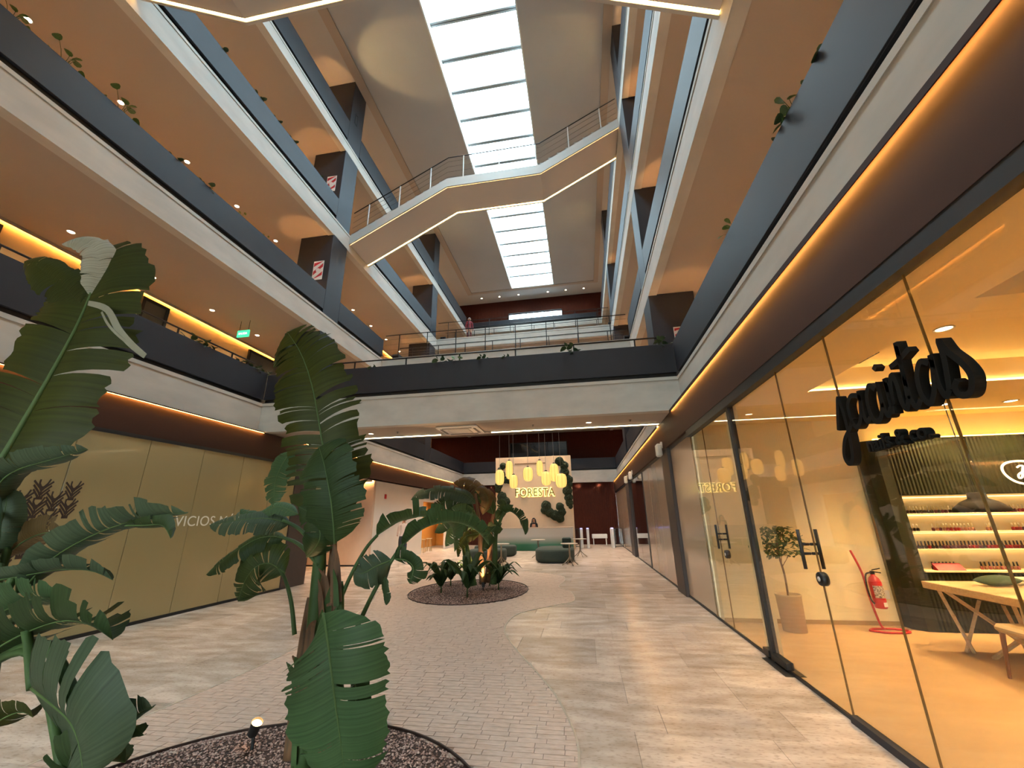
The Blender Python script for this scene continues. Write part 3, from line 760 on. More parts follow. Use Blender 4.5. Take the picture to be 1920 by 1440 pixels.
# exit sign
o = thing('exit_sign', 'small green lit exit sign hanging under the first gallery ceiling', 'sign', (-9.73, 9.7, 6.9))
box('body', -9.93, -9.53, 9.68, 9.72, 6.88, 7.10, mat('exit_green', '#17a45c', 0.4), o, c=0.006)
MATS['exit_green'].node_tree.nodes['Principled BSDF'].inputs['Emission Color'].default_value = (0.03, 0.55, 0.22, 1)
MATS['exit_green'].node_tree.nodes['Principled BSDF'].inputs['Emission Strength'].default_value = 0.9
for x in (-9.88, -9.58): B().tube([(x, 9.7, 7.09), (x, 9.7, 7.415)], 0.006, 6).out('hanger', BLACK, o)
me = text_mesh('SALIDA', 0.09, 0.001, 1.0); me.materials.append(emit('exit_white', (0.9, 1, 0.92, 1), 1.5))
t = bpy.data.objects.new('lettering', me); link(t, o); t.rotation_euler = (PI/2, 0, 0); t.location = (-9.73, 9.678, 6.96)

# gallery doors
def gdoor(n, y0, y1, k=1):
    o = struct(empty('door_%d' % n, (XWL, (y0+y1)/2, ZT[k])))
    x = XWL; h = ZB[k+1]-0.12
    b = B(); b.box(x, x+0.06, y0, y0+0.08, ZT[k], h); b.box(x, x+0.06, y1-0.08, y1, ZT[k], h); b.box(x, x+0.06, y0+0.08, y1-0.08, h-0.08, h)
    b.out('door_frame', BLACK, o)
    box('door_leaf', x, x+0.035, y0+0.08, y1-0.08, ZT[k]+0.005, h-0.08, mat('door_grey', '#4b4a44', 0.5), o)
    B().tube([(x+0.06, y0+0.16, ZT[k]+1.05), (x+0.06, y0+0.28, ZT[k]+1.05)], 0.01, 6).out('handle', WHITEM, o)
for i, (a, c) in enumerate(((4.1, 4.95), (7.7, 8.42), (11.3, 13.0))): gdoor(i+1, a, c)

# ceiling air conditioner under the bridge
o = thing('air_conditioner', 'square white ceiling cassette air conditioner under the first bridge', 'air conditioner', (-2.93, 9.83, ZB[1]))
z = ZB[1]+0.025; acm = mat('ac_white', '#d3cbc1', 0.5)
b = B(); b.cbox(-3.45, -2.41, 9.35, 10.22, z-0.055, z-0.001, 0.02); b.out('panel', acm, o)
b = B(); b.cbox(-3.2, -2.66, 9.55, 10.02, z-0.066, z-0.052, 0.005); b.out('intake_grille', mat('ac_grey', '#a79e93', 0.6), o)
for i in range(7):
    yy = 9.58+i*0.064; box('grille_bar', -3.18, -2.68, yy, yy+0.02, z-0.071, z-0.066, acm, o)
for xa, xb, ya, yb in ((-3.3, -2.56, 9.42, 9.48), (-3.3, -2.56, 10.09, 10.15), (-3.38, -3.32, 9.5, 10.07), (-2.54, -2.48, 9.5, 10.07)):
    box('louver', xa, xb, ya, yb, z-0.062, z-0.054, mat('ac_slot', '#5c554d', 0.6), o)
for x, y in ((-4.6, 9.75), (-1.1, 9.75), (1.2, 9.75)):
    o = thing('sprinkler', 'tiny ceiling sprinkler under the first bridge', 'sprinkler', (x, y, z), 'ceiling sprinklers')
    b = B(); b.lathe([(0.035, -0.001), (0.035, -0.006), (0.01, -0.01), (0.01, -0.035), (0.022, -0.037), (0.022, -0.04)], (x, y, z), 12); b.out('head', mat('sprinkler_metal', '#6b645e', 0.4, metal=0.7), o, True)
# wash light over the blush wall in the recess
o = thing('led_strip', 'amber cove strip over the blush wall past the dark column', 'light strip', (-10, 15.3, 3.08))
box('diffuser', -13.5, -8.1, 15.27, 15.32, 3.07, 3.095, emit('recess_led', (1.0, 0.55, 0.2, 1), 22), o)
box('profile', -13.5, -8.1, 15.255, 15.27, 3.05, 3.099, WHITEM, o)
for x, y in ((-9.5, 13.0), (-9.0, 19.6), (-9.0, 22.5), (-9.0, 25.0)):
    downlight(x, y, 3.10, 'recessed downlight in the low ceiling past the dark column, %.0f metres from the rear wall' % (y+7), 'downlights, low ceiling', 200)
# wall loudspeakers on the storefront beyond the salon
def speaker(lb, y, z):
    o = thing('wall_speaker', lb, 'loudspeaker', (XBR, y, z), 'white wall speakers')
    b = B(); b.cbox(XBR-0.16, XBR-0.03, y-0.11, y+0.11, z-0.15, z+0.15, 0.03); b.out('cabinet', mat('speaker_white', '#d9d6d0', 0.5), o, False)
    box('bracket', XBR-0.04, XBR+0.001, y-0.03, y+0.03, z+0.05, z+0.2, MATS['speaker_white'], o)
speaker('white loudspeaker on the bulkhead by the first brown column past the salon', 10.31, 3.1)
speaker('white loudspeaker on the bulkhead by the far brown column', 18.8, 3.12)
speaker('white loudspeaker on the bulkhead above the smoked glass doors', 16.9, 3.12)
# ------------------------------------------------------------------ the nail salon
GOLD = (1.0, 0.70, 0.33)
SALW = mat('salon_wall', '#f0dcb0', 0.75, noise=0.02); SALC = mat('salon_ceiling', '#efd9a8', 0.85); SALF = mat('salon_floor', '#c9a274', 0.35, noise=0.08, nscale=1.2, nstretch=(1, 2, 1))
GRN = mat('green_fluted', '#20210b', 0.65, spec=0.3, noise=0.08)
def salon():
    struct(box('floor', XGR+0.03, 10.4, Y0, 7.72, -0.006, 0.004, SALF))
    struct(box('wall_salon_back', XGR+0.03, 10.4, 7.72, 7.9, 0, 3.7, SALW))
    struct(box('wall_salon_far', 10.4, 10.6, Y0, 7.9, 0, 3.7, SALW))
    b = B(); b.box(XGR+0.03, 3.0, Y0, 7.72, 3.12, 3.49); b.box(3.0, 10.4, 5.75, 7.72, 3.12, 3.49)
    struct(b.out('ceiling', SALC))
    struct(box('ceiling', 3.0, 10.4, Y0, 5.75, 3.42, 3.5, SALC))
    struct(box('ceiling', XGR+0.03, 10.4, Y0, 7.72, 3.5, 3.6, SALC))
    b = B(); b.prism([(3.001, 3.45, 3.419), (3.001, 3.95, 3.419), (9.5, 3.5, 3.419), (9.5, 3.05, 3.419)], (0, 0, -0.22)); struct(b.out('beam_salon', SALC))
    box('baseboard_salon', XGR+0.03, 4.5, 7.70, 7.72, 0.004, 0.06, mat('salon_skirting', '#a98a5c', 0.6))['kind'] = 'structure'
    # cove strips
    o = thing('led_strip', 'golden cove strip along the raised ceiling edge inside the salon', 'light strip', (6, 5.73, 3.12))
    box('diffuser', 3.02, 10.3, 5.725, 5.745, 3.128, 3.145, emit('salon_cove', (1, 0.66, 0.26, 1), 9), o); box('profile', 3.02, 10.3, 5.72, 5.749, 3.121, 3.128, SALC, o)
    o = thing('led_strip', 'golden light strip above the green fluted wall in the salon', 'light strip', (7, 7.6, 2.78))
    box('diffuser', 4.75, 10.3, 7.55, 7.60, 2.725, 2.745, emit('salon_wash', (1, 0.55, 0.12, 1), 6), o)
    # storefront glass
    w = struct(empty('window_4', (XGR, 3, 0)))
    ys = [-7, -4.2, -1.6, 0.6, 2.56, 3.47, 4.37, 5.84, 7.17, 7.98]
    for a, c in zip(ys[:-1], ys[1:]):
        box('pane', XGR-0.006, XGR+0.006, a+0.004, c-0.004, 0.03, 3.0, GLASS, w)
        box('pane_edge', XGR-0.007, XGR+0.007, c-0.003, c+0.003, 0.03, 3.0, mat('glass_edge', '#6a4d1c', 0.3), w)
    box('floor_channel', XGR-0.012, XGR+0.012, -7, 7.98, 0, 0.03, BLACK, w); box('floor_shoe', XGR-0.035, XGR+0.02, -7, 4.36, 0, 0.055, DARK, w)
    box('head_channel', XGR-0.07, XGR+0.03, -7, 7.98, 2.985, 3.10, BLACK, w)
    box('black_mullion', XGR-0.025, XGR+0.045, 5.80, 5.88, 0, 3.0, BLACK, w)
    b = B(); b.cbox(XGR-0.04, XGR+0.04, 5.45, 5.80, 0.03, 0.10, 0.006); b.cbox(XGR-0.04, XGR+0.04, 5.88, 6.05, 0.03, 0.10, 0.006); b.out('patch_fitting', BLACK, w)
    box('floor_plate', XGR-0.10, XGR+0.10, 5.35, 5.95, 0.004, 0.010, mat('plate_steel', '#55524e', 0.35, metal=0.8), w)
    box('white_jamb', XGR+0.03, XGR+0.16, 6.0, 6.1, 0.0, 3.1, SALW, w)
    for y, zl, zh in ((4.46, 1.12, 1.46), (7.03, 1.12, 1.46)):
        s = 0.11
        for side in (-1, 1):
            b = B()
            b.tube([(XGR+side*0.075, y, zl), (XGR+side*0.075, y, zh)], 0.016, 8)
            for zz in (zl+0.13, zl+0.21): b.tube([(XGR+side*0.075, y, zz), (XGR+side*0.005, y, zz)], 0.012, 8)
            b.out('door_handle', BLACK, w, True)
        b = B(); b.lathe([(0.0, -0.03), (0.052, -0.03), (0.058, -0.02), (0.058, 0.02), (0.052, 0.03), (0, 0.03)], n=20)
        b.V = [Vector((XGR+v.z, y-0.1+v.x, zl-0.07+v.y)) for v in b.V]; lk = b.out('lock', BLACK, w, True)
        b = B(); b.lathe([(0.0, 0), (0.02, 0), (0.02, 0.006), (0, 0.006)], n=12); b.V = [Vector((XGR-0.030-v.z, y-0.1+v.x, zl-0.07+v.y)) for v in b.V]; b.out('lock_cylinder', WHITEM, lk, True)
    # green fluted volume with shelves
    w = struct(empty('wall_fluted_green', (7, 7.5, 0)))
    nx0, nx1, nz0, nz1 = 4.78, 10.4, 0.80, 1.84
    b = B(); b.prism([(4.5, 7.72, 0), (4.52, 7.5, 0), (4.62, 7.38, 0), (4.74, 7.36, 0), (4.74, 7.72, 0)], (0, 0, 2.70)); b.out('rounded_end', GRN, w)
    b = B(); b.box(4.74, 10.4, 7.36, 7.72, 0, nz0-0.03); b.box(4.74, 10.4, 7.36, 7.72, nz1, 2.70); b.out('panel_body', GRN, w)
    pr = None
    for (za, zb) in ((0.02, nz0-0.05), (nz1+0.01, 2.695)):
        x = 4.76; pr = None
        while x < 8.6:
            if pr is None:
                q = B(); q.prism([(0, 0, 0), (0.012, -0.016, 0), (0.030, -0.016, 0), (0.042, 0, 0)], (0, 0, zb-za)); pr = q.out('flute', GRN, w, world=False); ob = pr
            else: ob = pr.copy(); COL.objects.link(ob)
            ob.location = Vector((x, 7.36, za))-w.location; x += 0.05
    lit = mat('niche_cream', '#e8d3a6', 0.7)
    box('niche_back', nx0, nx1, 7.66, 7.70, nz0-0.03, nz1, lit, w); box('niche_side', 4.74, nx0, 7.36, 7.66, nz0-0.03, nz1, GRN, w)
    zs = [0.79, 1.075, 1.32, 1.575]
    for z in zs: box('shelf', nx0, nx1, 7.40 if z > 0.8 else 7.33, 7.66, z-0.022, z, lit, w, c=0.003)
    for z in zs[1:]+[1.84]: box('shelf_light', nx0+0.03, nx1-0.05, 7.60, 7.64, z-0.036, z-0.024, emit('shelf_led', (1, 0.68, 0.30, 1), 1.5), w)
    # nail polish bottles
    caps = BLACK; cols = {'dark': '#2a1114', 'red': '#8f1f22', 'berry': '#54202c', 'tan': '#a06a4c', 'pink': '#b8665e'}
    protos = {}
    for cn, cc in cols.items():
        for cap in (('black', BLACK), ('pale', mat('pale_cap', '#d8c9a8', 0.4))):
            b = B(); b.lathe([(0.0, 0), (0.013, 0.0), (0.0145, 0.004), (0.0145, 0.030), (0.008, 0.036), (0.0, 0.036)], n=8); b.lathe([(0.0, 0.034), (0.008, 0.034), (0.0065, 0.078), (0, 0.078)], n=8, mi=1)
            me = b.out('nail_polish_bottle', [mat('polish_'+cn, cc, 0.15), cap[1]], None, True)
            protos[cn, cap[0]] = me.data; bpy.data.objects.remove(me)
    def row(z, x0, x1, step, kinds, cap, label, y=7.50):
        x = x0
        while x < x1:
            k = kinds[min(len(kinds)-1, int((x-x0)/(x1-x0)*len(kinds)))] if random.random() < 0.8 else random.choice(kinds)
            o = bpy.data.objects.new('nail_polish_bottle', protos[k, cap]); COL.objects.link(o); o.location = (x, y+random.uniform(-0.004, 0.004), z)
            o.scale = (1.35,)*3; o.rotation_euler = (0, 0, random.random()*6); tag(o, label, 'bottle', label); x += step
    row(zs[3], 4.84, 6.45, 0.047, ['dark', 'berry', 'dark', 'red'], 'pale', 'tiny pale capped nail polish bottle in the dense row on the top salon shelf')
    for a, c, kk in ((4.86, 5.0, ['dark']), (5.16, 5.68, ['berry', 'red', 'tan']), (5.86, 5.99, ['tan']), (6.18, 6.5, ['red', 'berry'])):
        row(zs[2], a, c, 0.047, kk, 'pale', 'tiny pale capped nail polish bottle in the gappy row on the second salon shelf')
    row(zs[1], 4.85, 6.5, 0.047, ['dark', 'berry', 'red', 'red', 'berry'], 'black', 'tiny black capped nail polish bottle in the full row on the third salon shelf')
    row(zs[0], 5.0, 5.32, 0.047, ['dark'], 'black', 'tiny black nail polish bottle in the small group on the salon counter')
    row(zs[0], 5.62, 6.1, 0.050, ['tan', 'pink'], 'black', 'tiny black capped pale nail polish bottle in the line on the salon counter')
    o = thing('display_stand', 'red wedge shaped display stand before the black bottles on the salon counter', 'display stand', (5.1, 7.42, zs[0]))
    B().prism([(4.97, 7.36, zs[0]), (4.97, 7.46, zs[0]), (4.97, 7.46, zs[0]+0.09)], (0.35, 0, 0)).out('wedge', RED, o)
    # backlit oval logo
    o = thing('wall_logo', 'oval pale outlined logo with a cursive letter on the green fluted wall', 'logo', (6.42, 7.34, 2.14))
    lg = emit('logo_cream', (1, 0.72, 0.42, 1), 1.1)
    n = 40
    B().ribbon([(6.42+0.235*math.cos(2*PI*i/n), 7.33, 2.15+0.165*math.sin(2*PI*i/n)+0.02*math.cos(4*PI*i/n)) for i in range(n+1)], 0.026, 0.012, (0, 1, 0)).out('outline', lg, o)
    jp = smoothpath([(6.38, 7.33, 2.20), (6.42, 7.33, 2.225), (6.46, 7.33, 2.22), (6.43, 7.33, 2.14), (6.40, 7.33, 2.06), (6.36, 7.33, 2.05), (6.37, 7.33, 2.10), (6.45, 7.33, 2.15), (6.48, 7.33, 2.18)], 5)
    B().ribbon(jp, 0.02, 0.012, (0, 1, 0)).out('letter', lg, o)
    # ceiling lamps and vent
    for x, y, z, wh in ((3.84, 4.6, 3.42, 'in the raised part above the cursive sign'), (5.0, 5.95, 3.12, 'just past the cove strip'), (6.25, 6.9, 3.12, 'over the oval logo'), (5.4, 6.9, 3.12, 'over the near end of the shelves')):
        downlight(x, y, z, 'round golden downlight in the salon ceiling, %s' % wh, 'downlights, salon', 150, colr=GOLD, sc=1.15)
    for x, y, z, wh in ((6.2, 2.4, 3.42, 'in front of the slanted beam'), (4.2, 1.2, 3.42, 'nearest the rear wall'), (7.6, 5.95, 3.12, 'deepest in the room')):
        downlight(x, y, z, 'round golden downlight in the salon ceiling, %s' % wh, 'downlights, salon', 170, colr=GOLD, sc=1.15)
    o = thing('ceiling_vent', 'square black air vent in the salon ceiling', 'vent', (3.42, 5.35, 3.42))
    b = B(); b.box(3.28, 3.58, 5.17, 5.54, 3.402, 3.419); b.out('vent_frame', BLACK, o)
    for i in range(6): box('slat', 3.30, 3.56, 5.19+i*0.055, 5.22+i*0.055, 3.395, 3.402, BLACK, o)
    # black script lettering on the glass
    o = thing('shop_sign', 'thick black cursive shop sign lettering fixed to the salon glass', 'sign', (1.98, 2.9, 2.0))
    SB = mat('sign_black', '#100e09', 0.75, spec=0.15)
    def uv(u, v):   # u runs along the word, towards the camera
        return (XGR-0.075, 3.46-u*1.13, 2.16+v*0.27)
    LET = {
     'j': [[(0.0, 0.15), (0.05, 0.7), (0.09, 1.0), (0.10, 0.3), (0.09, -0.35), (0.06, -0.72), (0.01, -0.78), (-0.01, -0.55), (0.04, -0.15), (0.13, 0.12), (0.17, 0.35)]],
     'a': [[(0.28, 0.82), (0.22, 0.9), (0.165, 0.7), (0.16, 0.3), (0.19, 0.08), (0.24, 0.2), (0.285, 0.6), (0.295, 0.95), (0.285, 0.4), (0.30, 0.12), (0.335, 0.2)]],
     'c': [[(0.44, 0.8), (0.40, 0.95), (0.355, 0.7), (0.345, 0.3), (0.37, 0.06), (0.42, 0.1), (0.455, 0.35)]],
     'i': [[(0.455, 0.3), (0.475, 0.95), (0.465, 0.4), (0.48, 0.1), (0.515, 0.25)], [(0.475, 1.25), (0.50, 1.33)]],
     'n': [[(0.52, 0.1), (0.53, 0.6), (0.535, 0.95), (0.54, 0.3), (0.565, 0.75), (0.595, 0.95), (0.61, 0.7), (0.605, 0.3), (0.625, 0.1), (0.655, 0.3)]],
     't': [[(0.655, 0.3), (0.685, 1.2), (0.69, 1.6), (0.675, 0.9), (0.67, 0.35), (0.69, 0.08), (0.73, 0.2)], [(0.60, 1.13), (0.68, 1.2), (0.76, 1.32)]],
     'A': [[(0.845, 0.85), (0.80, 0.95), (0.755, 0.7), (0.745, 0.3), (0.775, 0.06), (0.82, 0.25), (0.855, 0.65), (0.87, 1.0), (0.86, 0.4), (0.875, 0.1), (0.905, 0.2)]],
     's': [[(0.905, 0.2), (0.935, 0.8), (0.94, 1.2), (0.965, 0.9), (1.01, 0.6), (1.03, 0.3), (1.0, 0.03), (0.95, 0.03), (0.935, 0.2), (0.96, 0.32)]]}
    for ch, strokes in LET.items():
        b = B()
        for st in strokes: b.ribbon(smoothpath([uv(*p) for p in st], 5), 0.034, 0.05, (1, 0, 0))
        b.out('letter', SB, o)
    me = text_mesh('nails & co.', 0.135, 0.02, 1.0, 0.004); me.materials.append(SB)
    t = bpy.data.objects.new('small_lettering', me); link(t, o); t.rotation_euler = (PI/2, 0, -PI/2); t.location = (XGR-0.045, 2.93, 2.0)
    # potted fig
    o = thing('potted_tree', 'small leafy tree in a round beige pot inside the salon door', 'plant', (2.86, 7.25, 0.004))
    b = B(); b.lathe([(0.0, 0), (0.15, 0), (0.165, 0.45), (0.172, 0.46), (0.172, 0.48), (0.15, 0.48), (0.145, 0.43), (0, 0.43)], (2.86, 7.25, 0.004), 28); b.out('pot', mat('beige_pot', '#cdb48f', 0.7), o, True)
    b = B(); b.tube(smoothpath([(2.86, 7.25, 0.42), (2.87, 7.25, 0.75), (2.85, 7.26, 1.0), (2.86, 7.25, 1.25)], 4), [0.014]*12+[0.008], 7)
    for a in range(7):
        w_ = a*0.9; b.tube([(2.86, 7.25, 0.85+a*0.05), (2.86+0.16*math.cos(w_), 7.25+0.16*math.sin(w_), 1.05+a*0.06)], [0.006, 0.003], 5)
    b.out('trunk', mat('tree_bark', '#6b5236', 0.8), o, True)
    lf = mat('small_leaf', '#3e5a22', 0.4, noise=0.25, nscale=20); pr = None
    for i in range(300):
        w_, rr, zz = random.random()*2*PI, math.sqrt(random.random()), random.random()
        z = 1.0+0.42*zz; R_ = 0.27*rr*(0.55+0.9*math.sin(PI*min(1, zz*0.85+0.12)))
        if pr is None:
            q = B(); q.add([(0, 0, 0), (0.018, 0.02, 0.006), (0.022, 0.045, 0), (0, 0.085, -0.01), (-0.022, 0.045, 0), (-0.018, 0.02, 0.006), (0, 0.04, -0.006)], [(0, 1, 6), (1, 2, 6), (2, 3, 6), (3, 4, 6), (4, 5, 6), (5, 0, 6)]); pr = ob = q.out('leaf', lf, o, True, world=False)
        else: ob = pr.copy(); COL.objects.link(ob)
        ob.location = (R_*math.cos(w_), R_*math.sin(w_), z); ob.rotation_euler = (random.uniform(-0.9, 0.2), random.uniform(-0.5, 0.5), random.random()*6.28)
    # fire extinguisher on its stand
    o = thing('fire_extinguisher', 'red fire extinguisher with printed label on a tall red floor stand', 'fire extinguisher', (4.05, 7.35, 0.004))
    FX = mat('extinguisher_red', '#c21d1c', 0.3)
    ex, ey = 4.06, 7.42
    b = B(); b.tube(smoothpath([(ex-0.20, ey-0.1, 0.018), (ex-0.05, ey-0.2, 0.018), (ex+0.2, ey-0.19, 0.018), (ex+0.3, ey-0.08, 0.018), (ex+0.18, ey+0.02, 0.018), (ex+0.02, ey+0.02, 0.018), (ex-0.12, ey, 0.018), (ex-0.20, ey-0.1, 0.018)], 5), 0.014, 8)
    b.tube(smoothpath([(ex+0.05, ey+0.02, 0.018), (ex, ey, 0.1), (ex-0.04, ey, 0.4), (ex-0.05, ey+0.02, 0.75), (ex-0.13, ey+0.02, 1.06)], 5), 0.015, 8); b.out('stand', FX, o, True)
    b = B(); b.lathe([(0, 0.30), (0.07, 0.30), (0.078, 0.32), (0.078, 0.64), (0.06, 0.69), (0.03, 0.72), (0.025, 0.74), (0, 0.74)], (ex+0.02, ey-0.1, 0.004), 20); cyl = b.out('cylinder', FX, o, True)
    n = 9; V = []; Fc = []
    for i in range(n):
        a = -PI/2+(-1.0+2.0*i/(n-1)); V += [(ex+0.02+0.0795*math.cos(a), ey-0.1+0.0795*math.sin(a), 0.44), (ex+0.02+0.0795*math.cos(a), ey-0.1+0.0795*math.sin(a), 0.60)]
    for i in range(n-1): Fc.append((2*i, 2*i+2, 2*i+3, 2*i+1))
    mesh('label_sticker', V, Fc, mat('sticker', '#4a4038', 0.5, nscale=60, col2='#d8cfc0', detail=2), cyl, True)
    V2 = [(v[0], v[1], 0.33+(v[2]-0.44)*0.35) for v in V[8:]]; mesh('label_sticker', V2, [(2*i, 2*i+2, 2*i+3, 2*i+1) for i in range(len(V2)//2-1)], SGW, cyl, True)
    b = B(); b.box(ex, ex+0.04, ey-0.12, ey-0.08, 0.74, 0.79); b.tube([(ex+0.02, ey-0.1, 0.80), (ex+0.10, ey-0.16, 0.83)], 0.008, 6); b.tube([(ex+0.02, ey-0.1, 0.78), (ex+0.10, ey-0.16, 0.77)], 0.008, 6); b.out('valve', BLACK, o)
    b = B(); b.tube(smoothpath([(ex, ey-0.1, 0.77), (ex-0.07, ey-0.1, 0.74), (ex-0.095, ey-0.1, 0.6), (ex-0.085, ey-0.1, 0.42), (ex-0.06, ey-0.12, 0.36)], 5), 0.011, 7); b.out('hose', BLACK, o, True)
    o = thing('power_outlet', 'white wall outlet beside the green wall in the salon', 'outlet', (4.42, 7.72, 0.4))
    box('plate', 4.36, 4.45, 7.70, 7.719, 0.36, 0.48, SGW, o, c=0.004)
    # trestle table
    o = thing('trestle_table', 'pale wooden table on crossed trestle legs in the salon', 'table', (5.3, 5.8, 0.004))
    TW = mat('pale_wood', '#dcbc8e', 0.5, nscale=8, nstretch=(0.5, 6, 6), col2='#c9a678')
    b = B(); b.cbox(4.18, 7.0, 5.28, 6.55, 0.68, 0.76, 0.006); b.out('tabletop', TW, o)
    for pts in (((4.28, 6.45, 0.68), (4.42, 6.4, 0.004)), ((4.30, 6.40, 0.68), (4.75, 5.75, 0.004)), ((4.75, 6.45, 0.68), (4.35, 6.42, 0.004)), ((4.28, 5.5, 0.68), (4.42, 5.6, 0.004)), ((4.9, 5.6, 0.68), (4.45, 6.2, 0.004)), ((4.85, 6.4, 0.68), (5.0, 6.45, 0.004)),
                ((4.45, 5.45, 0.68), (4.75, 5.62, 0.004)), ((6.6, 5.6, 0.68), (6.3, 5.7, 0.004)), ((6.6, 6.4, 0.68), (6.3, 6.35, 0.004))):
        B().tube(pts, 0.022, 4).out('leg', TW, o)
    box('drawer_tray', 4.5, 5.9, 5.7, 6.4, 0.60, 0.68, mat('dark_tray', '#3c2c18', 0.6), o)
    o = thing('cushion', 'sage green hand rest cushion lying on the salon table', 'cushion', (4.72, 6.15, 0.76))
    b = B(); V, Fc = [], []
    for i in range(15):
        a = i/14; r = max(0.004, 0.06*math.sin(PI*a)**0.7)
        for k in range(12):
            w_ = 2*PI*k/12; V.append((4.47+0.5*a, 6.15+1.5*r*math.cos(w_), 0.761+0.06+r*math.sin(w_)*0.98))
    for i in range(14):
        for k in range(12): Fc.append((i*12+k, i*12+(k+1) % 12, (i+1)*12+(k+1) % 12, (i+1)*12+k))
    b.add(V, Fc); b.out('cushion_body', mat('sage_fabric', '#5b6f5c', 0.85, noise=0.05, nscale=40), o, True)
    o = thing('towel', 'folded cream towel on the salon table', 'towel', (5.15, 6.3, 0.76)); b = B(); b.cbox(4.95, 5.3, 6.2, 6.42, 0.761, 0.80, 0.012); b.cbox(4.97, 5.28, 6.21, 6.41, 0.80, 0.83, 0.012); b.out('towel_fold', mat('cream_towel', '#d8c6a4', 0.9), o)
    # chair
    o = thing('salon_chair', 'cream upholstered chair with wooden legs by the salon table', 'chair', (4.28, 5.3, 0.004))
    CF_ = mat('cream_uphol', '#d3b88c', 0.7)
    b = B(); b.cbox(4.06, 4.5, 5.16, 5.55, 0.42, 0.50, 0.03); b.out('seat', CF_, o)
    b = B(); b.prism([(4.05, 5.18, 0.46), (4.51, 5.18, 0.46), (4.52, 5.13, 0.76), (4.04, 5.13, 0.76)], (0, -0.05, 0.0)); b.out('backrest', CF_, o)
    for x, y, dx, dy in ((4.1, 5.5, -0.03, 0.05), (4.45, 5.5, 0.03, 0.05), (4.1, 5.2, -0.03, -0.04), (4.45, 5.2, 0.03, -0.04)): B().tube([(x, y, 0.42), (x+dx, y+dy, 0.004)], [0.022, 0.014], 8).out('leg', mat('walnut_leg', '#7a4f28', 0.5), o)
    # pendant lamp
    o = thing('pendant_lamp', 'dark dome pendant lamp hanging over the salon table', 'lamp', (4.85, 6.2, 1.6))
    b = B(); b.lathe([(0.27, 0), (0.25, 0.05), (0.17, 0.12), (0.09, 0.16), (0.085, 0.23), (0.05, 0.235), (0.05, 0.15), (0.15, 0.105), (0.23, 0.045), (0.25, 0.0)], (4.85, 6.2, 1.585), 32); b.out('shade', mat('shade_brown', '#140e0a', 0.8, spec=0.2), o, True)
    B().tube([(4.85, 6.2, 1.81), (4.85, 6.2, 3.12)], 0.006, 6).out('cord', BLACK, o)
    b = B(); b.lathe([(0.0, 0), (0.03, 0.01), (0.035, 0.04), (0.02, 0.08), (0.0, 0.08)], (4.85, 6.2, 1.62), 12); b.out('bulb', emit('salon_bulb', (1, 0.7, 0.35, 1), 12), o, True)
salon()
# ------------------------------------------------------------------ plants
def leafmat(name, c1, c2, rough=0.5):
    M = mat(name, c1, rough, nscale=3, col2=c2, detail=3, spec=0.18)
    n, l = M.node_tree.nodes, M.node_tree.links; b = n['Principled BSDF']
    tc = n.new('ShaderNodeUVMap'); mp = n.new('ShaderNodeMapping'); mp.inputs['Scale'].default_value = (0.0, 70, 1)
    wv = n.new('ShaderNodeTexNoise'); wv.inputs['Scale'].default_value = 1.0; wv.inputs['Detail'].default_value = 3
    l.new(tc.outputs[0], mp.inputs[0]); l.new(mp.outputs[0], wv.inputs['Vector'])
    src = b.inputs['Base Color'].links[0].from_socket
    hs = n.new('ShaderNodeHueSaturation'); mr = n.new('ShaderNodeMapRange'); mr.inputs['From Min'].default_value = 0.3; mr.inputs['From Max'].default_value = 0.7
    mr.inputs['To Min'].default_value = 0.72; mr.inputs['To Max'].default_value = 1.25
    l.new(wv.outputs['Fac'], mr.inputs['Value']); l.new(mr.outputs[0], hs.inputs['Value']); l.new(src, hs.inputs['Color']); l.new(hs.outputs[0], b.inputs['Base Color'])
    bp = n.new('ShaderNodeBump'); bp.inputs['Strength'].default_value = 0.35; bp.inputs['Distance'].default_value = 0.004
    l.new(wv.outputs['Fac'], bp.inputs['Height']); l.new(bp.outputs[0], b.inputs['Normal'])
    tr = n.new('ShaderNodeBsdfTranslucent'); l.new(hs.outputs[0], tr.inputs['Color']); mx = n.new('ShaderNodeMixShader'); mx.inputs[0].default_value = 0.28
    out = [x for x in n if x.type == 'OUTPUT_MATERIAL'][0]
    l.new(b.outputs[0], mx.inputs[1]); l.new(tr.outputs[0], mx.inputs[2]); l.new(mx.outputs[0], out.inputs['Surface'])
    return M
LFG = leafmat('banana_leaf_green', '#3b5130', '#475c3a'); LFO = leafmat('banana_leaf_olive', '#393c10', '#303413'); LFT = leafmat('banana_leaf_teal', '#46523c', '#3b4733')
LFD = leafmat('banana_leaf_dark', '#2d3c20', '#364524'); LFP = leafmat('banana_leaf_pale', '#8e8b78', '#a7a08d'); LFB = leafmat('leaf_brown', '#4c3a22', '#5f4a2b')
RIB = mat('midrib_green', '#4a5c33', 0.55, spec=0.2); STALK = mat('stalk_green', '#3a4d28', 0.55, spec=0.2, noise=0.2, nscale=12, nstretch=(1, 1, 0.3)); SHEATH = mat('dry_sheath', '#6e4a2c', 0.8, nscale=14, nstretch=(3, 3, 0.4), col2='#4a3524', bump=0.2)
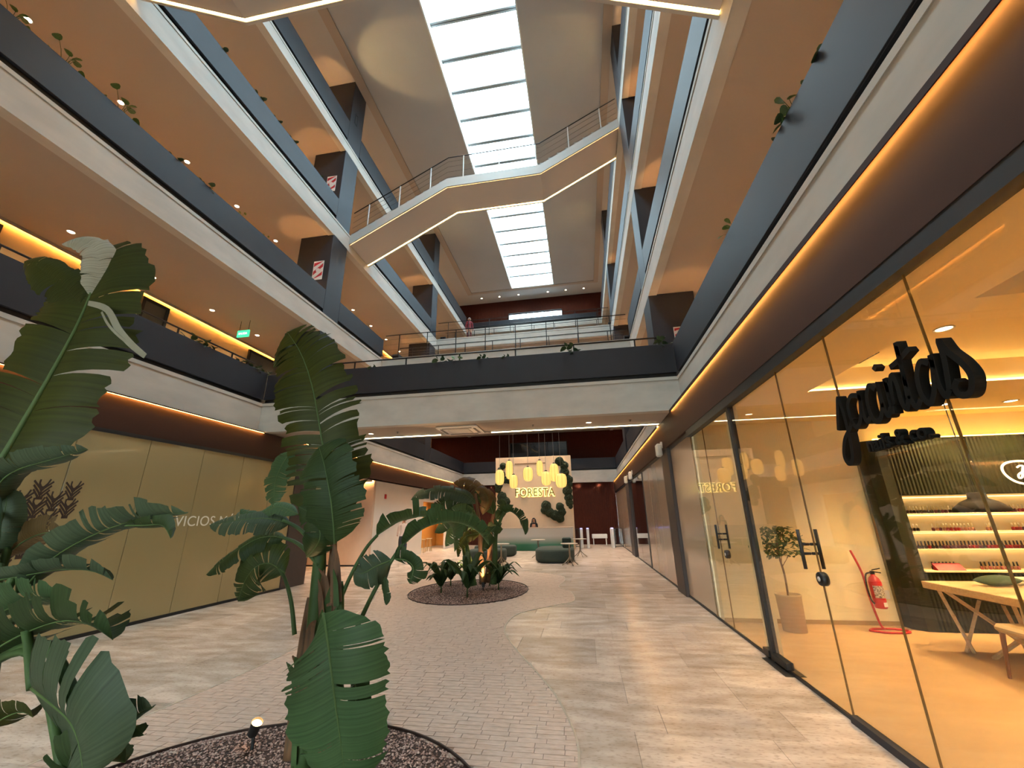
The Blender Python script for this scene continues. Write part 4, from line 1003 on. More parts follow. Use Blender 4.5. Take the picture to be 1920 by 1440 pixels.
def leaf(parent, mid, W, m_=None, tilt=0.0, tears=7, droop=0.25, seed=0, sideref=None, rib=True, name='leaf', sweep=0.35, N=26, shape=1.0, rr=None):
    """one torn banana leaf: mid = spine points, W = half width, tilt turns the blade about its spine"""
    R = random.Random(seed*7919+13)
    P = smoothpath(mid, 8); L = [0]
    for a, c in zip(P[:-1], P[1:]): L.append(L[-1]+(c-a).length)
    def pos(t):
        s = t*L[-1]
        for i in range(len(P)-1):
            if s <= L[i+1]+1e-9: return P[i]+(P[i+1]-P[i])*((s-L[i])/max(1e-9, L[i+1]-L[i]))
        return P[-1]
    view = CF if sideref is None else None
    def frame(t):
        T = (pos(min(1, t+0.03))-pos(max(0, t-0.03))).normalized()
        s_ = T.cross(CF) if sideref is None else (sideref-T*sideref.dot(T))
        if s_.length < 1e-3: s_ = CR.copy()
        s_.normalize(); nn = T.cross(s_).normalized()
        s2 = s_*math.cos(tilt)+nn*math.sin(tilt); return T, s2, T.cross(s2).normalized()
    def width(t):
        w = min(1, (t/0.16)**0.65) if t > 0 else 0
        if t > 0.5: w *= max(0, 1-((t-0.5)/0.5)**(2.4*shape))**0.75
        return W*w
    V, Fc, UV = [], [], []; U = 5
    for sd in (-1, 1):
        cuts = sorted([0.0, 1.0]+[R.uniform(0.12, 0.95) for _ in range(tears)])
        for a, c in zip(cuts[:-1], cuts[1:]):
            if c-a < 0.012: continue
            n = max(2, int((c-a)*N)+1); dr = droop*R.uniform(0.4, 1.6); gap = min(0.008, (c-a)*0.2)*R.uniform(0.0, 1.3); ln = R.uniform(0.86, 1.06)
            base = len(V)
            for i in range(n+1):
                f = i/n; t = a+(c-a)*f
                T, s_, nn = frame(t); p = pos(t); w = width(t)*ln
                for u in range(U+1):
                    q = u/U; tt = (f-0.5)*2
                    if u == U: w = w*(1+R.uniform(-0.07, 0.05))
                    sh = -tt*gap*q*L[-1]*1.0
                    V.append(p+s_*(sd*w*q)+T*(w*q*sweep*(1-0.4*q)+sh)-nn*(dr*w*q*q)+nn*(0.06*w*math.sin(PI*q))*(1 if sd > 0 else 1)); UV.append((q, t+0.02*q))
            for i in range(n):
                for u in range(U):
                    k = base+i*(U+1)+u; Fc.append((k, k+1, k+U+2, k+U+1))
    o = mesh(name, V, Fc, m_ or LFG, parent, True, True, UV)
    if rib:
        r0 = rr or max(0.006, W*0.032)
        n = 14; B().tube([pos(i/n) for i in range(n+1)], [r0*(1-0.85*i/n) for i in range(n+1)], 6).out('midrib', RIB, o, True)
    return o
def px(*pts): return [at(a, b_, Y=c) for a, b_, c in pts]

def plantA():
    o = thing('banana_plant', 'tall torn leaved banana plant standing in the nearest gravel bed', 'plant', (-2.05, 3.15, 0.03))
    # stems
    for pts, r, m_ in ((px((566, 1440, 3.05), (575, 1330, 3.05), (588, 1200, 3.05), (597, 1080, 3.05), (606, 960, 3.05), (612, 880, 3.04)), [0.07, 0.062, 0.056, 0.05, 0.036, 0.02], STALK),
                       (px((600, 1440, 3.1), (604, 1300, 3.1), (614, 1150, 3.1), (624, 1050, 3.1), (627, 990, 3.1)), [0.05, 0.045, 0.04, 0.03, 0.016], SHEATH),
                       (px((545, 1420, 3.1), (556, 1320, 3.1), (570, 1200, 3.1), (580, 1120, 3.1)), [0.05, 0.045, 0.035, 0.016], SHEATH),
                       (px((620, 1430, 3.0), (634, 1250, 3.0), (640, 1130, 3.0), (640, 1090, 3.0)), [0.035, 0.028, 0.02, 0.012], STALK)):
        b = B(); b.tube(smoothpath(pts, 4), [r[min(len(r)-1, int(i/4))]+(r[min(len(r)-1, int(i/4)+1)]-r[min(len(r)-1, int(i/4))])*((i % 4)/4) for i in range((len(pts)-1)*4+1)], 10)
        b.out('stem', m_, o, True)
    # torn sheaths
    R = random.Random(5)
    for i in range(46):
        y = R.uniform(1000, 1400) if i % 2 else R.uniform(1180, 1420); x = 566+(1440-y)*0.09+R.uniform(-26, 40); Yd = R.uniform(2.93, 3.05); dx = R.uniform(-22, 18)
        pts = px((x, y+R.uniform(30, 70), Yd), (x+dx*0.3, y, Yd-0.01), (x+dx, y-R.uniform(15, 45), Yd-0.04))
        b = B(); b.ribbon(smoothpath(pts, 4), R.uniform(0.035, 0.085), 0.004, CF, taper=[1-0.9*(k/8)**2 for k in range(9)]); b.out('dry_sheath', SHEATH if R.random() < 0.65 else STALK, o)
    def stalk(pts, r=0.013): B().tube(smoothpath(pts, 5), [r*(1.25-0.5*i/(len(pts)*5)) for i in range((len(pts)-1)*5+1)], 7).out('leaf_stalk', STALK, o, True)
    leaf(o, px((624, 1000, 3.0), (612, 885, 2.98), (598, 790, 2.95), (583, 715, 2.93), (563, 660, 2.95), (538, 622, 3.0)), 0.325, LFO, 0.1, 24, 0.10, 1, shape=1.6, N=60)
    leaf(o, px((628, 1020, 2.93), (622, 950, 2.86), (610, 880, 2.83), (598, 838, 2.86)), 0.25, LFD, -0.1, 12, 0.10, 2, shape=1.8)
    leaf(o, px((548, 845, 3.3), (527, 875, 3.28), (515, 910, 3.26), (514, 948, 3.25)), 0.125, LFG, 0.2, 9, 0.2, 3)
    leaf(o, px((570, 690, 3.05), (552, 668, 3.02), (528, 660, 3.0), (512, 690, 2.98)), 0.10, LFD, 0.6, 4, 0.4, 31)
    stalk(px((600, 1040, 3.0), (565, 995, 2.95), (530, 975, 2.9)))
    leaf(o, px((545, 982, 2.95), (500, 972, 2.85), (450, 975, 2.78), (392, 985, 2.72)), 0.12, LFT, 1.05, 12, 0.3, 4)
    leaf(o, px((560, 965, 2.95), (520, 950, 2.9), (480, 968, 2.85), (450, 955, 2.82)), 0.06, LFG, 0.9, 7, 0.3, 41)
    stalk(px((598, 1060, 3.02), (560, 1020, 3.0), (520, 1005, 2.95)))
    leaf(o, px((535, 1008, 3.0), (490, 1008, 2.95), (440, 1035, 2.9), (386, 1078, 2.88)), 0.10, LFD, 0.9, 8, 0.5, 5)
    stalk(px((552, 1190, 3.0), (546, 1130, 3.0), (534, 1085, 3.0), (520, 1062, 2.98)))
    leaf(o, px((535, 1075, 3.0), (505, 1056, 2.95), (478, 1064, 2.9), (458, 1092, 2.88), (446, 1128, 2.88)), 0.16, LFD, 0.5, 12, 0.3, 6)
    leaf(o, px((575, 1045, 2.95), (600, 1010, 2.9), (590, 970, 2.9), (560, 950, 2.9)), 0.12, LFD, 0.4, 4, 0.3, 61)
    stalk(px((628, 1150, 3.0), (655, 1085, 3.02), (685, 1030, 3.05), (708, 1003, 3.08)))
    leaf(o, px((704, 1006, 3.08), (745, 978, 3.1), (800, 968, 3.15), (845, 985, 3.2), (852, 1035, 3.22)), 0.11, LFD, 1.1, 9, 0.7, 7)
    stalk(px((668, 1180, 2.9), (700, 1112, 2.9), (735, 1050, 2.92), (760, 1015, 2.95)))
    leaf(o, px((752, 1025, 2.94), (795, 990, 2.96), (845, 978, 3.0), (890, 992, 3.05), (917, 1022, 3.1)), 0.10, LFD, 1.1, 9, 0.7, 8)
    leaf(o, px((735, 1050, 2.92), (705, 1062, 2.85), (680, 1075, 2.8), (664, 1072, 2.78)), 0.11, LFT, 0.5, 4, 0.4, 9)
    leaf(o, px((738, 1048, 2.92), (760, 1050, 2.9), (775, 1065, 2.88), (768, 1095, 2.88)), 0.09, LFD, 0.5, 8, 0.5, 10)
    leaf(o, px((722, 1080, 2.9), (722, 1100, 2.9), (725, 1118, 2.9), (724, 1135, 2.9)), 0.03, LFD, 0.2, 1, 0.2, 11, rib=False)
    stalk(px((640, 1300, 2.7), (628, 1220, 2.62), (612, 1165, 2.55)), 0.016)
    leaf(o, px((606, 1150, 2.52), (612, 1185, 2.47), (620, 1250, 2.45), (630, 1330, 2.47), (640, 1400, 2.5), (650, 1475, 2.55)), 0.285, LFG, -0.1, 9, 0.22, 12, shape=1.3, N=44)
    leaf(o, px((660, 1240, 2.6), (668, 1300, 2.6), (662, 1340, 2.62), (650, 1360, 2.65)), 0.10, LFD, 0.5, 2, 0.3, 13)
    stalk(px((683, 1385, 2.95), (680, 1345, 2.95), (672, 1300, 2.9)), 0.02)
def plantB():
    o = thing('banana_plant', 'broad leaved banana plant crowding the near corner of the hall', 'plant', (-2.75, 1.75, 0.03))
    c = Vector((-2.78, 1.75, 0.0))
    b = B(); b.tube([(-2.78, 1.75, 0.02), (-2.78, 1.74, 0.5), (-2.8, 1.73, 1.1)], [0.09, 0.075, 0.05], 10); b.out('stem', STALK, o, True)
    b = B(); b.tube([(-2.66, 1.8, 0.02), (-2.68, 1.8, 0.4), (-2.7, 1.78, 0.75)], [0.06, 0.05, 0.02], 10); b.out('stem', SHEATH, o, True)
    def stalk(end, r=0.018, midz=0.25):
        a = Vector((-2.8, 1.73, 0.95)); e = Vector(end); m_ = (a+e)/2+Vector((0, 0, midz))
        B().tube(smoothpath([a, m_, e], 6), r, 7).out('leaf_stalk', STALK, o, True)
    def L(pts, W, m_, tilt, tears, dr, seed, **k):
        q = px(*pts); stalk(q[0]); return leaf(o, q, W, m_, tilt, tears, dr, seed, **k)
    L(((-25, 910, 1.72), (40, 800, 1.75), (100, 695, 1.78), (150, 600, 1.8), (180, 520, 1.84), (184, 475, 1.9)), 0.35, LFO, 0.0, 7, 0.08, 21, shape=2.0, N=60, rr=0.02)
    leaf(o, px((175, 560, 1.83), (186, 510, 1.82), (180, 470, 1.8), (150, 452, 1.78), (115, 458, 1.76)), 0.10, LFP, 0.5, 5, 0.3, 22, rib=False)
    leaf(o, px((150, 570, 1.8), (110, 530, 1.78), (70, 500, 1.76), (45, 490, 1.75)), 0.13, LFO, 0.3, 4, 0.2, 23, rib=False)
    for pts, w in ((((165, 568, 1.78), (200, 580, 1.77), (222, 618, 1.77), (245, 645, 1.77), (272, 668, 1.78)), 0.022), (((190, 585, 1.78), (205, 612, 1.77), (235, 640, 1.77), (262, 655, 1.78)), 0.008)):
        q = smoothpath(px(*pts), 5); B().ribbon(q, w*2, 0.003, CF, taper=[0.7+0.3*math.sin(PI*i/(len(q)-1)) for i in range(len(q))]).out('torn_strip', LFP, o)
    L(((40, 1110, 1.75), (95, 1050, 1.73), (160, 1010, 1.7), (230, 982, 1.68), (300, 966, 1.66), (352, 962, 1.65)), 0.11, LFT, 0.85, 14, 0.45, 24)
    leaf(o, px((235, 985, 1.7), (270, 985, 1.68), (305, 985, 1.67), (320, 1010, 1.67)), 0.055, LFD, 0.7, 6, 0.6, 25)
    L(((5, 1045, 1.9), (50, 1012, 1.88), (95, 998, 1.86), (125, 1015, 1.85)), 0.08, LFB, 0.5, 7, 0.6, 26)
    L(((-20, 1090, 1.75), (40, 1080, 1.72), (110, 1068, 1.7), (170, 1070, 1.68), (212, 1088, 1.67)), 0.075, LFT, 0.9, 6, 0.5, 27)
    L(((-20, 1160, 1.72), (40, 1130, 1.7), (80, 1122, 1.68), (118, 1128, 1.67)), 0.12, LFG, 0.7, 6, 0.4, 28)
    L(((-30, 1230, 1.68), (40, 1190, 1.66), (110, 1165, 1.63), (165, 1170, 1.6), (212, 1200, 1.6)), 0.15, LFD, 0.75, 12, 0.5, 29)
    L(((60, 1290, 1.62), (95, 1318, 1.56), (130, 1352, 1.52), (148, 1395, 1.5), (158, 1465, 1.5)), 0.27, LFT, 0.2, 5, 0.3, 30, shape=1.2)
    L(((180, 1420, 1.6), (215, 1375, 1.58), (250, 1345, 1.57), (286, 1326, 1.57)), 0.06, LFT, 0.7, 1, 0.9, 33)
    L(((170, 1425, 1.6), (205, 1400, 1.58), (240, 1385, 1.57), (270, 1378, 1.57)), 0.05, LFD, 0.7, 1, 0.9, 34)
    L(((-30, 1370, 1.7), (10, 1345, 1.68), (40, 1335, 1.66), (62, 1345, 1.66)), 0.07, LFO, 0.6, 4, 0.5, 35)
    L(((120, 1460, 1.6), (150, 1430, 1.58), (200, 1425, 1.6), (235, 1430, 1.62)), 0.10, LFD, 0.6, 3, 0.5, 36)
    L(((-30, 960, 1.75), (0, 905, 1.73), (35, 880, 1.72), (95, 862, 1.72), (165, 842, 1.75)), 0.085, LFT, 0.9, 7, 0.5, 37)
    L(((-40, 1050, 1.8), (0, 985, 1.8), (12, 940, 1.8), (8, 920, 1.8)), 0.08, LFT, 0.2, 2, 0.3, 38)
def plantC():
    o = thing('banana_plant', 'banana plant with spotlit stems in the second gravel bed before the reception', 'plant', (-2.7, 10.4, 0.03))
    stems = [((905, 1095, 10.4), (902, 1040, 10.4), (898, 980, 10.4), (892, 925, 10.4)), ((915, 1092, 10.6), (918, 1040, 10.6), (922, 985, 10.6), (928, 950, 10.6)), ((888, 1098, 10.2), (880, 1050, 10.2), (872, 1005, 10.2)), ((878, 1090, 10.5), (872, 1040, 10.5), (862, 1000, 10.5)), ((925, 1095, 10.3), (928, 1050, 10.3), (930, 1000, 10.3), (945, 960, 10.3))]
    for i, s_ in enumerate(stems):
        P_ = smoothpath(px(*s_), 5); B().tube(P_, [0.085*(1-0.7*k/len(P_)) for k in range(len(P_))], 9).out('stem', STALK if i in (2, 3, 4) else SHEATH, o, True)
    specs = [(((895, 945, 10.4), (870, 925, 10.3), (830, 918, 10.2), (790, 925, 10.1), (770, 938, 10.1)), 0.22, LFT, 0.9), (((890, 960, 10.4), (860, 935, 10.3), (825, 945, 10.2), (800, 975, 10.1)), 0.25, LFD, 0.7),
             (((895, 975, 10.3), (870, 955, 10.2), (845, 965, 10.1), (815, 1000, 10.0)), 0.24, LFG, 0.7), (((905, 985, 10.3), (880, 975, 10.1), (850, 990, 10.0), (835, 1025, 9.9)), 0.26, LFG, 0.6),
             (((935, 970, 10.5), (955, 958, 10.4), (975, 972, 10.3), (986, 1003, 10.2)), 0.14, LFD, 0.7), (((915, 955, 10.6), (920, 940, 10.6), (915, 928, 10.6), (905, 920, 10.6)), 0.16, LFB, 0.3),
             (((925, 955, 10.5), (905, 925, 10.5), (880, 905, 10.5), (850, 905, 10.5)), 0.2, LFB, 0.6), (((925, 965, 10.4), (918, 945, 10.4), (905, 930, 10.4), (890, 922, 10.4)), 0.17, LFD, 0.4), (((930, 975, 10.4), (942, 960, 10.4), (945, 945, 10.4), (938, 935, 10.4)), 0.15, LFD, 0.5),
             (((905, 965, 10.3), (915, 940, 10.2), (905, 920, 10.2), (890, 918, 10.2)), 0.16, LFB, 0.5), (((915, 990, 10.3), (930, 985, 10.1), (915, 1005, 10.0), (905, 1035, 10.0)), 0.14, LFD, 0.6), (((900, 1000, 10.2), (875, 1005, 10.0), (860, 1025, 10.0), (858, 1045, 10.0)), 0.14, LFO, 0.6)]
    for i, (pts, W, m_, tl) in enumerate(specs):
        leaf(o, px(*pts), W, m_, tl, 8, 0.5, 50+i)
plantA(); plantB(); plantC()

# gravel beds
def bed(label, c, rx, ry, n, zc, seed):
    R = random.Random(seed)
    o = thing('gravel_bed', label, 'plant bed', (c[0], c[1], 0))
    k = 64
    ring = [(c[0]+rx*math.cos(2*PI*i/k), c[1]+ry*math.sin(2*PI*i/k)) for i in range(k)]
    V = [(x, y, 0.004) for x, y in ring]+[(c[0], c[1], 0.03)]
    mesh('soil', V, [(i, (i+1) % k, k) for i in range(k)], mat('bed_soil', '#4a352c', 0.95, noise=0.3, nscale=40), o)
    B().ribbon([(x, y, 0.0) for x, y in ring+ring[:1]], 0.012, 0.022, (0, 0, 1)).out('metal_edging', mat('bed_edging', '#3b2b26', 0.5, metal=0.5), o)
    gm = [mat('gravel_'+str(i), q, 0.85) for i, q in enumerate(('#b08f82', '#8f6e63', '#c4a595', '#75584e'))]
    b = B()
    base = [(1, 0, 0), (-1, 0, 0), (0, 1, 0), (0, -1, 0), (0, 0, 1), (0, 0, -1)]
    fs = [(0, 2, 4), (2, 1, 4), (1, 3, 4), (3, 0, 4), (2, 0, 5), (1, 2, 5), (3, 1, 5), (0, 3, 5)]
    for i in range(n):
        a, r = R.random()*2*PI, math.sqrt(R.random())*0.985
        x, y = c[0]+rx*r*math.cos(a), c[1]+ry*r*math.sin(a); s = R.uniform(0.006, 0.013)*(1 if rx < 1.4 else 1); w = R.random()*6
        z = 0.006+0.024*(1-r)+s*0.3
        b.add([(x+s*(v[0]*math.cos(w)-v[1]*0.8*math.sin(w)), y+s*(v[0]*math.sin(w)+v[1]*0.8*math.cos(w)), z+s*0.6*v[2]+R.uniform(-0.2, 0.2)*s) for v in base], fs, R.choice((0, 0, 1, 1, 2, 3)))
    g = b.out('gravel', gm, o); g['kind'] = 'stuff'
bed('round bed of reddish brown gravel under the two near banana plants', P1C, P1R, P1R, 21000, 0, 1)
bed('oval bed of reddish gravel before the reception lounge', P2C, P2R[0], P2R[1], 12000, 0, 2)

# low leafy plants in the second bed
def low_plant(label, base, h, n, seed, m_=None):
    R = random.Random(seed); o = thing('leafy_plant', label, 'plant', tuple(base), 'low plants in the second bed'); base = Vector(base)
    for i in range(n):
        a = R.random()*2*PI; ln = h*R.uniform(0.6, 1.1); lean = R.uniform(0.25, 0.9); d = Vector((math.cos(a), math.sin(a), 0))
        p1 = base+Vector((0, 0, ln*0.25)); p2 = base+d*ln*0.3*lean+Vector((0, 0, ln*0.6)); p3 = base+d*ln*0.75*lean+Vector((0, 0, ln*0.85)); p4 = base+d*ln*1.15*lean+Vector((0, 0, ln*(0.75-0.2*lean)))
        leaf(o, [p1, p2, p3, p4], h*0.075, m_ or LFD, R.uniform(-0.4, 0.4), 0, 0.3, seed*31+i, sideref=Vector((-d.y, d.x, 0)), rib=False, N=10, shape=0.7, sweep=0.2)
    B().tube([base, base+Vector((0, 0, h*0.35))], [0.02, 0.008], 6).out('stem', STALK, o, True)
low_plant('low broad leaved plant at the storefront end of the second bed', at(827, 1112, Z=0.02), 0.75, 22, 3)
low_plant('dark low plant beside the spotlit stems in the second bed', at(845, 1098, Z=0.02), 0.7, 16, 4)
low_plant('upright young plant at the near rim of the second bed', at(876, 1120, Z=0.02), 0.95, 14, 5)
low_plant('bushy dark plant at the salon end of the second bed', at(935, 1106, Z=0.02), 0.7, 30, 6)
low_plant('tiny sprout beside the bushy plant in the second bed', at(918, 1098, Z=0.02), 0.35, 7, 8)

# spike spotlights in the beds
def spike(label, p, aim, power, lens=True):
    p = Vector(p); o = thing('garden_spotlight', label, 'lamp', tuple(p), 'bed spotlights')
    d = (Vector(aim)-p).normalized(); h = p+Vector((0, 0, 0.13))
    B().tube([p, h], 0.012, 6).out('spike', BLACK, o)
    B().tube([h-d*0.05, h+d*0.05], [0.034, 0.04], 14, cap=False).out('housing', BLACK, o, True)
    B().tube([h+d*0.03, h+d*0.034], 0.036, 14).out('lens', emit('spike_lens', (1.0, 0.55, 0.18, 1), 9), o)
    q = (-d).to_track_quat('Z', 'Y').to_euler()
    lamp('SPOT', 'spotlight_beam', h+d*0.06, power, (1, 0.6, 0.28), None, 0.03, 1.3, 0.7, rot=q)
spike('small glowing spike spotlight in the gravel before the tall banana plant', at(472, 1405, Z=0.02), at(600, 1100, Y=3.05), 30)
spike('small spike spotlight among the low plants of the second bed', at(906, 1108, Z=0.02), at(900, 980, Y=10.4), 110)
spike('spike spotlight on the far side of the second bed', at(868, 1098, Z=0.02), at(872, 1000, Y=10.3), 70)

# trailing plants on the parapets
def sprig_proto(seed, n, h):
    R = random.Random(seed); o = thing('parapet_plant', 'x', 'plant', (0, 0, 0)); pl_ = None
    lm = mat('sprig_leaf_%d' % (seed % 3), ('#4d6a2c', '#35502f', '#6b7a35')[seed % 3], 0.5, noise=0.2, nscale=25)
    for i in range(n):
        a = R.random()*2*PI; r = R.uniform(0.03, 0.16); z = R.uniform(0.02, h)
        tip = Vector((r*math.cos(a), r*math.sin(a)*1.6, z))
        B().tube([(0, R.uniform(-0.08, 0.08), -0.1), tip*0.6+Vector((0, 0, 0.02)), tip], [0.004, 0.003, 0.002], 4).out('stem', STALK, o, world=False)
        s = R.uniform(0.04, 0.075); q = B(); k = 9
        q.add([(0, 0, 0)]+[(s*(math.cos(2*PI*j/k)*0.8), s*(0.75+math.sin(2*PI*j/k)), 0.15*s*math.cos(4*PI*j/k)) for j in range(k)], [(0, 1+j, 1+(j+1) % k) for j in range(k)])
        e = q.out('leaf', lm, o, True, world=False); e.location = tip; e.rotation_euler = (R.uniform(-0.6, 0.9), R.uniform(-0.7, 0.7), R.random()*6.28)
    return o
SP = [sprig_proto(3, 9, 0.28), sprig_proto(7, 14, 0.16), sprig_proto(11, 6, 0.36)]
used = [False]*3
def sprig(i, x, y, z, label, sc=1.0, grp='plants on the parapets'):
    if not used[i]: o = SP[i]; used[i] = True; o.location = (x, y, z); o['label'] = label; o['group'] = grp
    else: o = dup(SP[i], (x, y, z), random.random()*0.6-0.3, label, None, grp)
    o.scale = (sc*0.8,)*3
def on_par(k, sd, pxs, what):
    for n, (a, b_, i, sc) in enumerate(pxs):
        xf = (XFL if sd < 0 else (2.2 if k == 1 else XFR))+sd*0.10
        p = at(a, b_, X=xf); sprig(i, xf, p.y, PT[k]-0.07, '%s on the %s gallery parapet, %s side, number %s from the camera' % (what, ORD[k], SIDE[sd], ['one', 'two', 'three', 'four', 'five', 'six', 'seven', 'eight'][n]), sc)
on_par(2, -1, ((38, 5, 0, 1.2), (130, 100, 0, 1.5), (232, 195, 0, 1.7), (330, 298, 1, 1.1), (390, 345, 1, 1.4), (455, 390, 2, 1.0), (500, 430, 2, 0.8)), 'small leafy plant')
on_par(3, -1, ((415, 98, 1, 1.2), (487, 180, 1, 1.3), (520, 222, 1, 1.1), (548, 270, 1, 1.2), (598, 328, 1, 1.0)), 'small dark plant')
on_par(1, -1, ((238, 560, 1, 1.0), (375, 635, 1, 1.6), (395, 640, 1, 1.2), (455, 665, 1, 1.2), (480, 680, 1, 1.4), (500, 690, 1, 1.2)), 'trailing plant')
on_par(1, 1, ((1528, 110, 1, 0.9), (1488, 195, 0, 1.1), (1470, 215, 1, 1.1), (1372, 410, 0, 1.0)), 'round leaved plant')
def on_bridge(pxs):
    for n, (a, b_, i, sc) in enumerate(pxs):
        p = at(a, b_, Y=9.0); sprig(i, p.x, 9.02, PT[1]-0.12, 'small trailing plant on the first bridge parapet, number %s from the frosted storefront' % ['one', 'two', 'three', 'four', 'five', 'six', 'seven'][n], sc)
on_bridge(((705, 690, 1, 0.9), (835, 680, 1, 1.4), (860, 675, 0, 1.1), (910, 668, 1, 1.1), (955, 664, 1, 0.9), (1072, 655, 1, 1.6), (1240, 640, 1, 1.5)))
# ------------------------------------------------------------------ reception, lounge, people, graphics
def reception():
    w = struct(empty('wall_reception', (-2.72, 23.4, 0)))
    fw = mat('feature_plaster', '#e6c6a3', 0.8, noise=0.03, nscale=3)
    box('wall_panel', -4.86, -0.58, 23.35, 23.6, 0, 4.93, fw, w, c=0.01)
    box('groove', -3.75, -2.0, 23.335, 23.352, 4.52, 4.58, mat('groove_brown', '#8a6a4c', 0.7), w)
    # sign
    o = thing('reception_sign', 'glowing yellow outlined lettering on the pale reception wall', 'sign', (-2.6, 23.3, 2.8))
    p0, p1 = at(966, 931, Y=23.3), at(1040, 930, Y=23.3)
    cx = (p0.x+p1.x)/2; h = at(1000, 914, Y=23.3).z-p0.z
    for nm, bev, ex, y, m_ in (('halo', 0.042, 0.004, 23.34, emit('sign_glow', (1.0, 0.72, 0.12, 1), 0.9)), ('lettering', 0.0, 0.02, 23.27, mat('sign_gold', '#4e3d10', 0.5))):
        me = text_mesh('FORESTA', h*1.32, ex, 1.12, 0.0)
        if bev:
            c = bpy.data.curves.new('lettering', 'FONT'); c.body = 'FORESTA'; c.size = h*1.32; c.extrude = ex; c.space_character = 1.12; c.align_x = 'CENTER'; c.offset = bev
            q = bpy.data.objects.new('lettering', c); COL.objects.link(q); dg = bpy.context.evaluated_depsgraph_get(); me = bpy.data.meshes.new_from_object(q.evaluated_get(dg)); bpy.data.objects.remove(q)
        me.materials.clear(); me.materials.append(m_)
        xs = [v.co.x for v in me.vertices]; sc = (p1.x-p0.x)/(max(xs)-min(xs))
        t = bpy.data.objects.new(nm, me); link(t, o); t.rotation_euler = (PI/2, 0, 0); t.location = (cx, y, p0.z); t.scale = (sc, 1, 1)
    # desk
    o = thing('reception_desk', 'long reception desk fading from grey to green', 'desk', (-2.72, 22.6, 0))
    om = mat('ombre_front', '#8f8b82', 0.3); n, l = om.node_tree.nodes, om.node_tree.links
    g = n.new('ShaderNodeNewGeometry'); sx = n.new('ShaderNodeSeparateXYZ'); r = n.new('ShaderNodeValToRGB')
    r.color_ramp.elements[0].position = 0.30; r.color_ramp.elements[0].color = lin('#17593b'); r.color_ramp.elements[1].position = 0.72; r.color_ramp.elements[1].color = lin('#a79c8e')
    l.new(g.outputs['Position'], sx.inputs[0]); l.new(sx.outputs['Z'], r.inputs['Fac']); l.new(r.outputs[0], n['Principled BSDF'].inputs['Base Color'])
    box('front', -4.86, -0.66, 22.42, 22.47, 0.02, 1.10, om, o); box('side', -0.70, -0.66, 22.47, 22.84, 0.02, 1.10, om, o); box('side', -4.86, -4.82, 22.47, 22.84, 0.02, 1.10, om, o)
    box('worktop', -4.88, -0.62, 22.40, 22.86, 1.10, 1.14, mat('desk_top', '#b99a7c', 0.4), o, c=0.006); box('plinth', -4.8, -0.7, 22.5, 22.8, 0, 0.02, BLACK, o)
    # moss patches
    mm = mat('moss', '#28331a', 0.95, nscale=18, col2='#1c2613', bump=0.8, detail=6)
    def moss(label, blobs, seed):
        R = random.Random(seed); b = B()
        for bx, by, br in blobs:
            c = at(880+bx/8, 820+by/8, Y=23.33); rad = (at(880+(bx+br)/8, 820+by/8, Y=23.33)-c).length
            V, Fc = [], []; nu, nv = 16, 8
            for i in range(nv+1):
                ph = PI/2*i/nv
                for k in range(nu):
                    a = 2*PI*k/nu; q = rad*(1+R.uniform(-0.10, 0.10)); V.append((c.x+q*math.cos(a)*math.cos(ph), 23.345-0.16*math.sin(ph)*(1+R.uniform(-0.2, 0.2)), c.z+q*math.sin(a)*math.cos(ph)))
            for i in range(nv):
                for k in range(nu): Fc.append((i*nu+k, i*nu+(k+1) % nu, (i+1)*nu+(k+1) % nu, (i+1)*nu+k))
            b.add(V, Fc)
        o = tag(b.out('moss_panel', mm), label, 'moss panel', 'moss on the reception wall')
    moss('curled moss patch behind the lanterns at the palm end of the reception wall', ((505, 430, 48), (465, 490, 42), (490, 560, 50), (545, 640, 50), (590, 660, 36)), 1)
    moss('small moss patch under the curled one on the reception wall', ((440, 730, 58), (430, 790, 45)), 2)
    moss('rounded moss patch beside the banana leaves on the reception wall', ((490, 890, 72), (545, 960, 66), (470, 960, 55), (500, 1050, 50)), 3)
    moss('tall column of moss down the salon edge of the reception wall', ((1350, 360, 66), (1420, 420, 64), (1430, 520, 70), (1490, 630, 66), (1500, 700, 50), (1470, 800, 72), (1490, 900, 64), (1500, 980, 58), (1520, 1040, 34)), 4)
    moss('heart shaped moss patch above the desk on the reception wall', ((1150, 1030, 76), (1130, 1090, 60), (1210, 1130, 70), (1290, 1170, 76), (1360, 1210, 66), (1360, 1040, 62), (1390, 1120, 62)), 5)
    # lanterns
    lm = emit('lantern_paper', (1.0, 0.53, 0.13, 1), 0.55, (0.25, 0.16, 0.06, 1))
    specs = [(937, 895, 16, 28, 'two toned'), (955, 881, 13, 34, 'tall slim'), (963, 903, 15, 25, 'low slim'), (990, 889, 18, 26, 'wide middle'), (1012, 878, 12, 29, 'highest slim'), (1024, 897, 18, 26, 'ribbed oval'), (1039, 886, 17, 33, 'tall ribbed'), (1052, 901, 21, 26, 'widest round')]
    for i, (x, y, w_, h_, nm) in enumerate(specs):
        yy = 15.12+0.1*((i*5) % 8); c = at(x, y, Y=yy); r = (at(x+w_/2, y, Y=yy)-c).length; hh = abs(at(x, y-h_/2, Y=yy).z-c.z)
        o = thing('lantern_pendant', '%s glowing paper lantern hanging before the reception wall' % nm, 'lamp', tuple(c), 'paper lanterns')
        prof = [(r*0.42, -hh), (r*0.78, -hh*0.86), (r*0.97, -hh*0.5), (r, 0), (r*0.97, hh*0.5), (r*0.78, hh*0.86), (r*0.42, hh)]
        b = B(); b.lathe(prof, tuple(c), 20); b.out('paper_shade', lm, o, True)
        b = B()
        for k in range(8):
            a = k*PI/4+0.2; b.tube([(c.x+q*1.01*math.cos(a), c.y+q*1.01*math.sin(a), c.z+z) for q, z in prof], 0.004, 4)
